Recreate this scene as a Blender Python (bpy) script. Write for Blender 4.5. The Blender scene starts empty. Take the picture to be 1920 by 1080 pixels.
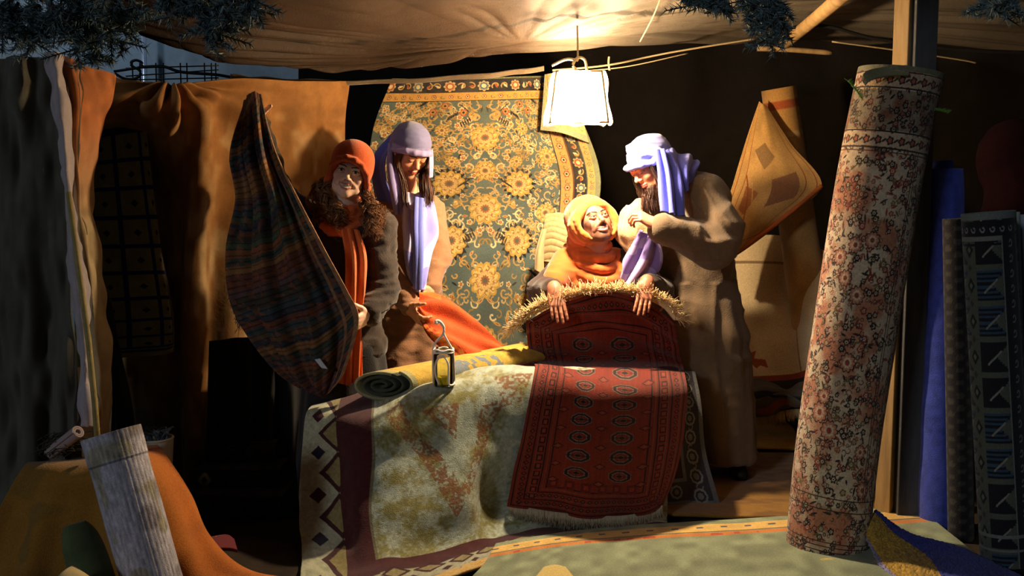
import bpy, math, random
import numpy as np
from mathutils import Vector

SC = bpy.context.scene
COL = SC.collection
PI = math.pi

# ------------------------------------------------------------------ camera
FPX = 2059.0                     # focal length in pixels of a 1920 px wide frame
PITCH = math.atan(236.0 / FPX)   # camera looks slightly down
CAMZ = 1.5
cam_data = bpy.data.cameras.new('camera')
cam_data.sensor_width = 36.0
cam_data.lens = 36.0 * FPX / 1920.0
cam = bpy.data.objects.new('camera', cam_data)
COL.objects.link(cam)
cam.location = (0, 0, CAMZ)
cam.rotation_euler = (PI / 2 - PITCH, 0, 0)
SC.camera = cam
SC.view_settings.view_transform = 'Standard'
SC.view_settings.look = 'None'
SC.view_settings.exposure = 0.0
SC.view_settings.gamma = 1.0
SC.view_settings.use_curve_mapping = False

# ------------------------------------------------------------------ night sky
world = bpy.data.worlds.new('night_sky')
SC.world = world
world.use_nodes = True
bg = world.node_tree.nodes['Background']
bg.inputs[0].default_value = (0.55, 0.75, 1.0, 1)
bg.inputs[1].default_value = 0.012

# added cool fill for the stall front, from behind the viewer's left
sd = bpy.data.lights.new('front_fill_sun', 'SUN')
sd.energy = 0.38
sd.angle = math.radians(7)
sd.color = (0.86, 0.92, 1.0)
so = bpy.data.objects.new('front_fill_sun', sd)
COL.objects.link(so)
so.rotation_euler = (math.radians(72), 0, math.radians(-33))


def P(px, py, Y):
    """point of the place that stands at depth Y and shows at (px, py)"""
    px = np.asarray(px, float); py = np.asarray(py, float); Y = np.asarray(Y, float)
    u = (px - 960.0) / FPX; v = (540.0 - py) / FPX
    c, s = math.cos(PITCH), math.sin(PITCH)
    dy = c + v * s
    dz = -s + v * c
    t = Y / dy
    return np.stack(np.broadcast_arrays(u * t, Y, CAMZ + dz * t), -1)


LAMP = P(1084, 207, 4.76)
ld = bpy.data.lights.new('lamp_bulb', 'POINT')
ld.energy = 178.0
ld.shadow_soft_size = 0.035
ld.color = (1.0, 0.76, 0.49)
lo = bpy.data.objects.new('lamp_bulb', ld)
COL.objects.link(lo)
lo.location = LAMP


# ------------------------------------------------------------------ helpers
def lin(c):
    c = np.asarray(c, float)
    if c.max() > 1.0:
        c = c / 255.0
    return np.where(c <= 0.04045, c / 12.92, ((c + 0.055) / 1.055) ** 2.4)


def cv(t, pts, params=None):
    """Catmull-Rom weights matrix: t (n) in 0..1 over m control points"""
    m = pts
    x = np.clip(np.asarray(t, float), 0, 1) * (m - 1)
    if params is not None:
        x = np.interp(t, params, np.arange(m))
    i = np.clip(np.floor(x).astype(int), 0, m - 2)
    f = x - i
    W = np.zeros((len(f), m))
    w = [(-f + 2 * f**2 - f**3) / 2, (2 - 5 * f**2 + 3 * f**3) / 2, (f + 4 * f**2 - 3 * f**3) / 2, (-f**2 + f**3) / 2]
    r = np.arange(len(f))
    for k in range(4):
        j = i + k - 1
        lo_ = j < 0; hi_ = j > m - 1
        jj = np.clip(j, 0, m - 1)
        # linear extension past the ends
        np.add.at(W, (r, jj), np.where(lo_ | hi_, 0, w[k]))
        if lo_.any():
            np.add.at(W, (r[lo_], np.zeros(lo_.sum(), int)), 2 * w[k][lo_])
            np.add.at(W, (r[lo_], np.full(lo_.sum(), min(1, m - 1))), -w[k][lo_])
        if hi_.any():
            np.add.at(W, (r[hi_], np.full(hi_.sum(), m - 1)), 2 * w[k][hi_])
            np.add.at(W, (r[hi_], np.full(hi_.sum(), max(0, m - 2))), -w[k][hi_])
    return W


def spline(pts, n):
    pts = np.asarray(pts, float)
    return cv(np.linspace(0, 1, n), len(pts)) @ pts


def h3(ix, iy, iz, seed=0):
    n = (ix * 374761393 + iy * 668265263 + iz * 2147483647 + seed * 974634777) & 0xffffffff
    n = ((n ^ (n >> 13)) * 1274126177) & 0xffffffff
    n = (n ^ (n >> 16)) & 0xffff
    return n / 65535.0


def noise3(p, s, seed=0):
    """value noise at points p (...,3) with cell size s (scalar or 3)"""
    q = np.asarray(p, float) / np.asarray(s, float)
    i = np.floor(q).astype(np.int64); f = q - i
    f = f * f * (3 - 2 * f)
    r = 0
    for a in (0, 1):
        for b in (0, 1):
            for c in (0, 1):
                w = (f[..., 0] if a else 1 - f[..., 0]) * (f[..., 1] if b else 1 - f[..., 1]) * (f[..., 2] if c else 1 - f[..., 2])
                r = r + w * h3(i[..., 0] + a, i[..., 1] + b, i[..., 2] + c, seed)
    return r


def noise2(h, w, s, seed=0, sy=None):
    yy, xx = np.mgrid[0:h, 0:w]
    return noise3(np.stack([xx, yy, np.zeros_like(xx)], -1), (s, sy or s, 1), seed)


def link_mesh(name, V, Fq, mat=None, parent=None, col=None, smooth=True, tris=None):
    me = bpy.data.meshes.new(name)
    V = np.asarray(V, np.float32).reshape(-1, 3)
    Fq = np.asarray(Fq, np.int32).reshape(-1, 4) if Fq is not None and len(Fq) else np.zeros((0, 4), np.int32)
    T = np.asarray(tris, np.int32).reshape(-1, 3) if tris is not None and len(tris) else np.zeros((0, 3), np.int32)
    nl = Fq.size + T.size
    me.vertices.add(len(V)); me.vertices.foreach_set('co', V.ravel())
    me.loops.add(nl)
    me.loops.foreach_set('vertex_index', np.concatenate([Fq.ravel(), T.ravel()]))
    me.polygons.add(len(Fq) + len(T))
    st = np.concatenate([np.arange(len(Fq)) * 4, Fq.size + np.arange(len(T)) * 3]).astype(np.int32)
    me.polygons.foreach_set('loop_start', st)
    me.polygons.foreach_set('use_smooth', np.full(len(st), smooth))
    me.update(calc_edges=True)
    if col is not None:
        a = me.color_attributes.new('Col', 'FLOAT_COLOR', 'POINT')
        c = np.ones((len(V), 4), np.float32); c[:, :3] = np.asarray(col).reshape(-1, 3)
        a.data.foreach_set('color', c.ravel())
    if mat is not None:
        me.materials.append(mat)
    o = bpy.data.objects.new(name, me)
    COL.objects.link(o)
    if parent is not None:
        o.parent = parent
        o.matrix_parent_inverse.identity()
        off = np.array(parent_world(parent))
        me.vertices.foreach_set('co', (V - off).astype(np.float32).ravel())
        me.update()
    return o


def parent_world(o):
    p = Vector((0, 0, 0))
    while o is not None:
        p += o.location; o = o.parent
    return p


def tag(o, label=None, cat=None, group=None, kind=None):
    if label: o['label'] = label
    if cat: o['category'] = cat
    if group: o['group'] = group
    if kind: o['kind'] = kind
    return o


def thing(name, label, cat, loc, group=None):
    o = bpy.data.objects.new(name, None)
    COL.objects.link(o)
    o.location = Vector([float(v) for v in loc])
    return tag(o, label, cat, group)


# ------------------------------------------------------------------ materials
def mat(name, color=None, rough=0.85, bump=0.0, bscale=200.0, mottle=0.0, mscale=8.0, sheen=0.0, metal=0.0,
        trans=0.0, sub=0.0, stretch=(1, 1, 1), emis=None, estr=0.0, alpha=1.0, spec=0.3, mcol=None):
    m = bpy.data.materials.new(name); m.use_nodes = True
    nt = m.node_tree; b = nt.nodes['Principled BSDF']; N = nt.nodes.new; L = nt.links.new
    b.inputs['Roughness'].default_value = rough
    b.inputs['Metallic'].default_value = metal
    b.inputs['Specular IOR Level'].default_value = spec
    b.inputs['Sheen Weight'].default_value = sheen
    b.inputs['Sheen Roughness'].default_value = 0.5
    b.inputs['Transmission Weight'].default_value = trans
    b.inputs['Alpha'].default_value = alpha
    if sub:
        b.inputs['Subsurface Weight'].default_value = sub
        b.inputs['Subsurface Radius'].default_value = (0.012, 0.005, 0.003)
        b.inputs['Subsurface Scale'].default_value = 1.0
    if emis is not None:
        b.inputs['Emission Color'].default_value = (*lin(emis), 1)
        b.inputs['Emission Strength'].default_value = estr
    tc = N('ShaderNodeTexCoord'); mp = N('ShaderNodeMapping'); mp.inputs['Scale'].default_value = stretch
    L(tc.outputs['Object'], mp.inputs['Vector'])
    if color is None:
        at = N('ShaderNodeAttribute'); at.attribute_name = 'Col'; src = at.outputs['Color']
    else:
        rgb = N('ShaderNodeRGB'); rgb.outputs[0].default_value = (*lin(color), 1); src = rgb.outputs[0]
    if mottle > 0:
        nz = N('ShaderNodeTexNoise'); nz.inputs['Scale'].default_value = mscale; nz.inputs['Detail'].default_value = 6
        nz.inputs['Roughness'].default_value = 0.65
        L(mp.outputs[0], nz.inputs['Vector'])
        mr = N('ShaderNodeMapRange')
        mr.inputs['From Min'].default_value = 0.3; mr.inputs['From Max'].default_value = 0.7
        mr.inputs['To Min'].default_value = 0; mr.inputs['To Max'].default_value = 1
        L(nz.outputs[0], mr.inputs['Value'])
        mx = N('ShaderNodeMix'); mx.data_type = 'RGBA'; mx.blend_type = 'MIX' if mcol is not None else 'MULTIPLY'
        if mcol is not None:
            mm = N('ShaderNodeMath'); mm.operation = 'MULTIPLY'; mm.inputs[1].default_value = mottle
            L(mr.outputs[0], mm.inputs[0]); L(mm.outputs[0], mx.inputs['Factor'])
            L(src, mx.inputs['A']); mx.inputs['B'].default_value = (*lin(mcol), 1)
        else:
            mx.inputs['Factor'].default_value = mottle
            cr = N('ShaderNodeCombineColor')
            for k in range(3): L(mr.outputs[0], cr.inputs[k])
            L(src, mx.inputs['A']); L(cr.outputs[0], mx.inputs['B'])
        src = mx.outputs['Result']
    L(src, b.inputs['Base Color'])
    if bump > 0:
        nz = N('ShaderNodeTexNoise'); nz.inputs['Scale'].default_value = bscale; nz.inputs['Detail'].default_value = 3
        L(mp.outputs[0], nz.inputs['Vector'])
        bp = N('ShaderNodeBump'); bp.inputs['Strength'].default_value = bump; bp.inputs['Distance'].default_value = 0.004
        L(nz.outputs[0], bp.inputs['Height']); L(bp.outputs[0], b.inputs['Normal'])
    return m


M_RUG = mat('rug_wool', rough=0.95, bump=0.6, bscale=260, mottle=0.35, mscale=140, sheen=0.15)
M_RUGFLAT = mat('flat_weave', rough=0.9, bump=0.5, bscale=320, mottle=0.25, mscale=60)
M_CLOTH = mat('woven_cloth', rough=0.85, bump=0.3, bscale=400, mottle=0.15, mscale=40, sheen=0.2)
M_SKIN = mat('skin', rough=0.5, bump=0.05, bscale=500, sub=0.12, spec=0.4)
M_WOOD = mat('weathered_wood', (214, 178, 126), rough=0.8, bump=0.5, bscale=30, mottle=0.6, mscale=14, stretch=(1, 1, 0.12))
M_DWOOD = mat('shaded_wood', (82, 84, 88), rough=0.85, bump=0.5, bscale=30, mottle=0.6, mscale=14, stretch=(1, 1, 0.12))
M_ROPE = mat('rope', (190, 170, 130), rough=0.9, bump=0.4, bscale=300)
M_BLACK = mat('black_cloth', (14, 13, 14), rough=0.95, bump=0.3, bscale=200)
M_WIRE = mat('black_wire', (12, 14, 16), rough=0.4, metal=0.5)
M_HAIR = mat('hair', rough=0.42, spec=0.5, mottle=0.35, mscale=90)


# ------------------------------------------------------------------ surfaces
def grid_faces(nv, nu, closed_u=False):
    j, i = np.mgrid[0:nv - 1, 0:(nu if closed_u else nu - 1)]
    i2 = (i + 1) % nu
    return np.stack([j * nu + i, j * nu + i2, (j + 1) * nu + i2, (j + 1) * nu + i], -1).reshape(-1, 4)


def normals(S):
    du = np.gradient(S, axis=1); dv = np.gradient(S, axis=0)
    n = np.cross(du, dv)
    return n / (np.linalg.norm(n, axis=-1, keepdims=True) + 1e-12)


def surf(ctrl, nu, nv, vpar=None, upar=None):
    """ctrl rows of (px, py, Y) -> fine grid of points"""
    C = np.asarray(ctrl, float)
    C3 = P(C[..., 0], C[..., 1], C[..., 2])
    Wv = cv(np.linspace(0, 1, nv), C3.shape[0], vpar)
    Wu = cv(np.linspace(0, 1, nu), C3.shape[1], upar)
    return np.einsum('vi,ijk,uj->vuk', Wv, C3, Wu)


def cloth(name, ctrl, nu, nv, col, m=None, thick=0.006, parent=None, folds=None, wrinkle=None, S=None, vpar=None,
          disp=None, fade=None, smooth=True, maxz=None):
    """a sheet through control points; folds=(count, amplitude, phase, skew); wrinkle=(amplitude, size, seed)"""
    if S is None:
        S = surf(ctrl, nu, nv, vpar)
    nv, nu = S.shape[:2]
    n = normals(S)
    U, Vv = np.meshgrid(np.linspace(0, 1, nu), np.linspace(0, 1, nv))
    d = 0
    if folds:
        for cnt, amp, ph, sk in folds:
            a = amp(Vv) if callable(amp) else amp
            d = d + a * np.sin(2 * PI * (cnt * U + ph + sk * Vv))
    if wrinkle:
        a, s, seed = wrinkle
        d = d + a * (noise3(S, s, seed) - 0.5) * 2 + a * 0.5 * (noise3(S, np.asarray(s) * 0.45, seed + 5) - 0.5) * 2
    if disp is not None:
        d = d + disp(U, Vv)
    if fade is not None:
        d = d * fade(U, Vv)
    S = S + n * np.asarray(d)[..., None] if np.ndim(d) else S
    if callable(col):
        col = col(U, Vv)
    col = np.asarray(col, float)
    if col.ndim == 1:
        col = np.broadcast_to(lin(col), (nv, nu, 3))
    o = link_mesh(name, S, grid_faces(nv, nu), m or M_CLOTH, parent, col, smooth)
    if thick:
        md = o.modifiers.new('thickness', 'SOLIDIFY'); md.thickness = thick; md.offset = 0
    return o


def tube_arrays(paths, sides=6):
    """paths: list of (pts (n,3), radii (n) or float)"""
    Vs, Fs, off = [], [], 0
    a = np.arange(sides) * 2 * PI / sides
    for pts, r in paths:
        pts = np.asarray(pts, float); n = len(pts)
        r = np.broadcast_to(np.asarray(r, float), (n,))
        t = np.gradient(pts, axis=0); t /= np.linalg.norm(t, axis=1, keepdims=True) + 1e-12
        ref = np.array([0, 0, 1.0]) if abs(t[:, 2]).mean() < 0.8 else np.array([0, 1.0, 0])
        nn = np.cross(t, ref); nn /= np.linalg.norm(nn, axis=1, keepdims=True) + 1e-12
        bb = np.cross(t, nn)
        ring = pts[:, None] + r[:, None, None] * (np.cos(a)[None, :, None] * nn[:, None] + np.sin(a)[None, :, None] * bb[:, None])
        ring = np.concatenate([pts[None, 0:1].repeat(sides, 1), ring, pts[None, -1:].repeat(sides, 1)], 0)
        Vs.append(ring.reshape(-1, 3)); Fs.append(grid_faces(n + 2, sides, True) + off); off += (n + 2) * sides
    return np.concatenate(Vs), np.concatenate(Fs)


def tubes(name, paths, m, parent=None, sides=6, cols=None):
    V, Fq = tube_arrays(paths, sides)
    c = None
    if cols is not None:
        c = np.concatenate([np.repeat(np.asarray(cc, float)[None], (len(p[0]) + 2) * sides, 0) for p, cc in zip(paths, cols)])
    return link_mesh(name, V, Fq, m, parent, c)


def box(name, c, size, m, parent=None, rot=None, bevel=0.004):
    c = np.asarray(c, float); s = np.asarray(size, float) / 2
    V = np.array([[x, y, z] for x in (-1, 1) for y in (-1, 1) for z in (-1, 1)], float) * s
    if rot is not None: V = V @ np.asarray(rot).T
    Fq = [(0, 1, 3, 2), (4, 6, 7, 5), (0, 4, 5, 1), (2, 3, 7, 6), (0, 2, 6, 4), (1, 5, 7, 3)]
    o = link_mesh(name, V + c, Fq, m, parent, None, False)
    if bevel:
        md = o.modifiers.new('bevel', 'BEVEL'); md.width = bevel; md.segments = 2
    return o


def rotm(yaw=0, roll=0, pitch=0):
    a, b, c = (math.radians(v) for v in (yaw, roll, pitch))
    Rz = np.array([[math.cos(a), -math.sin(a), 0], [math.sin(a), math.cos(a), 0], [0, 0, 1]])
    Ry = np.array([[math.cos(b), 0, math.sin(b)], [0, 1, 0], [-math.sin(b), 0, math.cos(b)]])
    Rx = np.array([[1, 0, 0], [0, math.cos(c), -math.sin(c)], [0, math.sin(c), math.cos(c)]])
    return Rz @ Ry @ Rx


# ------------------------------------------------------------------ solids grown from a distance field
class Solid:
    def __init__(self):
        self.ops = []

    def cap(self, a, b, ra, rb=None, k=0.02, sub=False):
        a = np.asarray(a, float); b = np.asarray(b, float); rb = ra if rb is None else rb
        R = max(ra, rb)
        lo_ = np.minimum(a, b) - R; hi_ = np.maximum(a, b) + R
        ab = b - a; L2 = float(ab @ ab) + 1e-12

        def f(X, Y, Z):
            t = np.clip(((X - a[0]) * ab[0] + (Y - a[1]) * ab[1] + (Z - a[2]) * ab[2]) / L2, 0, 1)
            return np.sqrt((X - a[0] - t * ab[0])**2 + (Y - a[1] - t * ab[1])**2 + (Z - a[2] - t * ab[2])**2) - (ra + (rb - ra) * t)
        self.ops.append((f, lo_, hi_, k, sub)); return self

    def chain(self, pts, radii, k=0.02):
        pts = [np.asarray(p, float) for p in pts]
        if np.ndim(radii) == 0: radii = [radii] * len(pts)
        for i in range(len(pts) - 1):
            self.cap(pts[i], pts[i + 1], radii[i], radii[i + 1], k)
        return self

    def ell(self, c, r, R=None, k=0.02, sub=False):
        c = np.asarray(c, float); r = np.asarray(r, float)
        R = np.eye(3) if R is None else np.asarray(R)
        ext = np.sqrt(((R * r) ** 2).sum(1))

        def f(X, Y, Z):
            d = (X - c[0], Y - c[1], Z - c[2])
            q = [R[0, i] * d[0] + R[1, i] * d[1] + R[2, i] * d[2] for i in range(3)]
            k0 = np.sqrt((q[0] / r[0])**2 + (q[1] / r[1])**2 + (q[2] / r[2])**2)
            k1 = np.sqrt((q[0] / r[0]**2)**2 + (q[1] / r[1]**2)**2 + (q[2] / r[2]**2)**2) + 1e-9
            return k0 * (k0 - 1) / k1
        self.ops.append((f, c - ext, c + ext, k, sub)); return self

    def loft(self, zs, cx, cy, rx, ry, k=0.03, nf=0, amp=0.0, ph=0.0):
        """upright skirt: ellipse sections at heights zs, with nf folds of relative depth amp (list)"""
        zs, cx, cy, rx, ry = (np.asarray(v, float) for v in (zs, cx, cy, rx, ry))
        o = np.argsort(zs); zs, cx, cy, rx, ry = zs[o], cx[o], cy[o], rx[o], ry[o]
        am = np.broadcast_to(np.asarray(amp, float), zs.shape)[o] if np.ndim(amp) else np.full(zs.shape, amp)
        lo_ = np.array([(cx - rx).min(), (cy - ry).min(), zs[0]]) - 0.03
        hi_ = np.array([(cx + rx).max(), (cy + ry).max(), zs[-1]]) + 0.03

        def f(X, Y, Z):
            z = Z + 0 * X + 0 * Y
            sc = lambda v: np.interp(z, zs, v)
            qx = (X - sc(cx)) / sc(rx); qy = (Y - sc(cy)) / sc(ry)
            q = np.sqrt(qx**2 + qy**2)
            th = np.arctan2(qy, qx)
            m_ = 1 + sc(am) * (np.sin(nf * th + ph + 2 * z) * 0.6 + 0.4 * np.sin((nf * 1.0 + 3) * th + 2.1 * ph - 3 * z)) if nf else 1
            d = (q - m_) * np.minimum(sc(rx), sc(ry))
            return np.maximum(d, np.maximum(zs[0] - z, z - zs[-1]))
        self.ops.append((f, lo_, hi_, k, False)); return self

    def build(self, res=0.006, fine=()):
        lo_ = np.min([o[1] for o in self.ops if not o[4]], 0) - 0.03
        hi_ = np.max([o[2] for o in self.ops if not o[4]], 0) + 0.03
        ax = []
        for d in range(3):
            brk = [(c[d] - h, c[d] + h, r) for c, h, r in fine]
            x = [lo_[d]]
            while x[-1] < hi_[d]:
                r = res
                for a, b, rr in brk:
                    if a <= x[-1] < b: r = min(r, rr)
                x.append(x[-1] + r)
            ax.append(np.array(x))
        F = np.full([len(a) for a in ax], 0.5, np.float32)
        for f, lo2, hi2, k, sub in self.ops:
            mg = k + 0.03
            sl = []
            for d in range(3):
                i0 = np.searchsorted(ax[d], lo2[d] - mg); i1 = np.searchsorted(ax[d], hi2[d] + mg)
                sl.append(slice(max(0, i0 - 1), min(len(ax[d]), i1 + 1)))
            X = ax[0][sl[0]][:, None, None]; Y = ax[1][sl[1]][None, :, None]; Z = ax[2][sl[2]][None, None, :]
            v = f(X, Y, Z)
            cur = F[tuple(sl)]
            if sub:
                h = np.maximum(k - np.abs(cur + v), 0) / k
                F[tuple(sl)] = np.maximum(cur, -v) + h * h * k * 0.25
            else:
                h = np.maximum(k - np.abs(cur - v), 0) / k
                F[tuple(sl)] = np.minimum(cur, v) - h * h * k * 0.25
        return nets(F, ax)


def nets(F, ax):
    ins = F < 0
    nx, ny, nz = F.shape
    cnt = np.zeros((nx - 1, ny - 1, nz - 1), np.int8)
    off = [(a, b, c) for a in (0, 1) for b in (0, 1) for c in (0, 1)]
    for a, b, c in off:
        cnt += ins[a:nx - 1 + a, b:ny - 1 + b, c:nz - 1 + c]
    I, J, K = np.nonzero((cnt > 0) & (cnt < 8))
    idx = np.full(cnt.shape, -1, np.int32); idx[I, J, K] = np.arange(len(I))
    val = {o: F[I + o[0], J + o[1], K + o[2]].astype(float) for o in off}
    acc = np.zeros((len(I), 3)); n = np.zeros(len(I))
    pos = {o: np.stack([ax[0][I + o[0]], ax[1][J + o[1]], ax[2][K + o[2]]], -1) for o in off}
    for o in off:
        for d in range(3):
            if o[d] == 0:
                p = list(o); p[d] = 1; p = tuple(p)
                a, b = val[o], val[p]
                m = (a < 0) != (b < 0)
                t = np.where(m, a / np.where(m, a - b, 1), 0)[:, None]
                acc += np.where(m[:, None], pos[o] * (1 - t) + pos[p] * t, 0); n += m
    V = acc / n[:, None]
    faces = []
    for d in range(3):
        e = [0, 0, 0]; e[d] = 1
        A = ins[:nx - e[0], :ny - e[1], :nz - e[2]]; B = ins[e[0]:, e[1]:, e[2]:]
        x, y, z = np.nonzero(A != B)
        g = [x, y, z]
        o1, o2 = [(1, 2), (2, 0), (0, 1)][d]
        ok = (g[o1] > 0) & (g[o2] > 0)
        for q in range(3):
            ok &= g[q] < (cnt.shape[q] if q != d else cnt.shape[q] + 0)
        x, y, z = x[ok], y[ok], z[ok]; g = [x, y, z]
        def cell(a, b):
            h = [v.copy() for v in g]; h[o1] = h[o1] - a; h[o2] = h[o2] - b
            return idx[h[0], h[1], h[2]]
        q = np.stack([cell(1, 1), cell(0, 1), cell(0, 0), cell(1, 0)], -1)
        flip = ~ins[x, y, z]
        q[flip] = q[flip][:, ::-1]
        faces.append(q[(q >= 0).all(1)])
    return V, np.concatenate(faces)


def vnormals(V, Fq):
    a, b, c, d = (V[Fq[:, i]] for i in range(4))
    fn = np.cross(c - a, d - b)
    n = np.zeros_like(V)
    for i in range(4):
        np.add.at(n, Fq[:, i], fn)
    return n / (np.linalg.norm(n, axis=1, keepdims=True) + 1e-12)


def grow(name, sol, m, parent, col, res=0.006, fine=(), wr=None, fn=None):
    """mesh of a Solid; col = colour or function(V)->linear colours; wr = list of (amplitude, size, seed)"""
    V, Fq = sol.build(res, fine)
    if wr or fn:
        n = vnormals(V, Fq)
        d = np.zeros(len(V))
        for a, s, seed in (wr or ()):
            r = 1 - 2 * np.abs(noise3(V, s, seed) - 0.5)
            d += a * (r - 0.6)
        if fn: d += fn(V)
        V = V + n * d[:, None]
    c = col(V) if callable(col) else np.broadcast_to(lin(col), (len(V), 3))
    return link_mesh(name, V, Fq, m, parent, c)

# ------------------------------------------------------------------ woven patterns (arrays of linear colour, one entry per mesh point)
class Pat:
    def __init__(s, h, w, base, k=1.0):
        s.h, s.w, s.k = h, w, k          # k = grid points per pattern unit
        s.a = np.empty((h, w, 3)); s.a[:] = lin(base)
        s.yy, s.xx = np.mgrid[0:h, 0:w] / k

    def win(s, cx, cy, R):
        x0 = max(0, int((cx - R) * s.k)); x1 = min(s.w, int((cx + R) * s.k) + 2)
        y0 = max(0, int((cy - R) * s.k)); y1 = min(s.h, int((cy + R) * s.k) + 2)
        if x1 <= x0 or y1 <= y0: return None
        return (slice(y0, y1), slice(x0, x1))

    def put(s, w, m, c):
        a = s.a[w]; a[m] = lin(c)

    def rect(s, x0, y0, x1, y1, c):
        s.a[max(0, int(y0 * s.k)):max(0, int(y1 * s.k)), max(0, int(x0 * s.k)):max(0, int(x1 * s.k))] = lin(c)

    def frame(s, x0, y0, x1, y1, t, c):
        s.rect(x0, y0, x1, y0 + t, c); s.rect(x0, y1 - t, x1, y1, c); s.rect(x0, y0, x0 + t, y1, c); s.rect(x1 - t, y0, x1, y1, c)

    def rosette(s, cx, cy, R, n, rings, ph=0.0, sx=1.0):
        w = s.win(cx, cy, R * 1.15 * max(1, sx))
        if w is None: return
        dx = (s.xx[w] - cx) / sx; dy = s.yy[w] - cy
        r = np.hypot(dx, dy); th = np.arctan2(dy, dx) + ph
        for frac, c, wob in rings:
            s.put(w, r < R * frac * (1 - wob + wob * np.abs(np.cos(th * n / 2.0))), c)

    def diamond(s, cx, cy, rx, ry, c):
        w = s.win(cx, cy, max(rx, ry))
        if w is None: return
        s.put(w, np.abs(s.xx[w] - cx) / rx + np.abs(s.yy[w] - cy) / ry < 1, c)

    def leaf(s, cx, cy, ang, L, W, c):
        w = s.win(cx, cy, L)
        if w is None: return
        dx = s.xx[w] - cx; dy = s.yy[w] - cy
        u = dx * math.cos(ang) + dy * math.sin(ang); v = -dx * math.sin(ang) + dy * math.cos(ang)
        s.put(w, (np.abs(u) < L) & (np.abs(v) < W * (1 - (u / L)**2)), c)

    def line(s, pts, t, c):
        pts = np.asarray(pts, float)
        for (xa, ya), (xb, yb) in zip(pts[:-1], pts[1:]):
            L = math.hypot(xb - xa, yb - ya)
            w = s.win((xa + xb) / 2, (ya + yb) / 2, L / 2 + t)
            if w is None: continue
            dx = s.xx[w] - xa; dy = s.yy[w] - ya
            q = np.clip((dx * (xb - xa) + dy * (yb - ya)) / (L * L + 1e-9), 0, 1)
            s.put(w, np.hypot(dx - q * (xb - xa), dy - q * (yb - ya)) < t / 2, c)

    def curl(s, cx, cy, R, a0, turn, t, c, hand=1):
        th = np.linspace(0, turn, 14)
        r = R * (1 - th / turn * 0.75)
        s.line(np.stack([cx + r * np.cos(a0 + hand * th), cy + r * np.sin(a0 + hand * th)], 1), t, c)

    def poly(s, pts, c):
        pts = np.asarray(pts, float)
        x0, y0 = pts.min(0); x1, y1 = pts.max(0)
        w = s.win((x0 + x1) / 2, (y0 + y1) / 2, max(x1 - x0, y1 - y0) / 2 + 1)
        if w is None: return
        X, Y = s.xx[w], s.yy[w]; ins = np.zeros(X.shape, bool)
        n = len(pts)
        for i in range(n):
            (xa, ya), (xb, yb) = pts[i], pts[(i + 1) % n]
            if ya == yb: continue
            m = ((ya > Y) != (yb > Y)) & (X < (xb - xa) * (Y - ya) / (yb - ya) + xa)
            ins ^= m
        s.put(w, ins, c)

    def tint(s, c, amount):
        s.a = s.a * (1 - amount) + lin(c) * amount

    def wear(s, size, amt, c=None, seed=1):
        n = noise2(s.h, s.w, size * s.k, seed) * 0.6 + noise2(s.h, s.w, size * s.k * 0.35, seed + 1) * 0.4
        n = np.clip((n - 0.35) / 0.35, 0, 1)[..., None] * amt
        s.a = s.a * (1 - n) + (lin(c) if c is not None else 0) * n


OCH, CRM, DRK, RST, BLU, OLV, TAN = (184, 146, 80), (216, 196, 146), (30, 28, 32), (160, 76, 42), (74, 98, 108), (92, 88, 56), (192, 162, 108)


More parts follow.
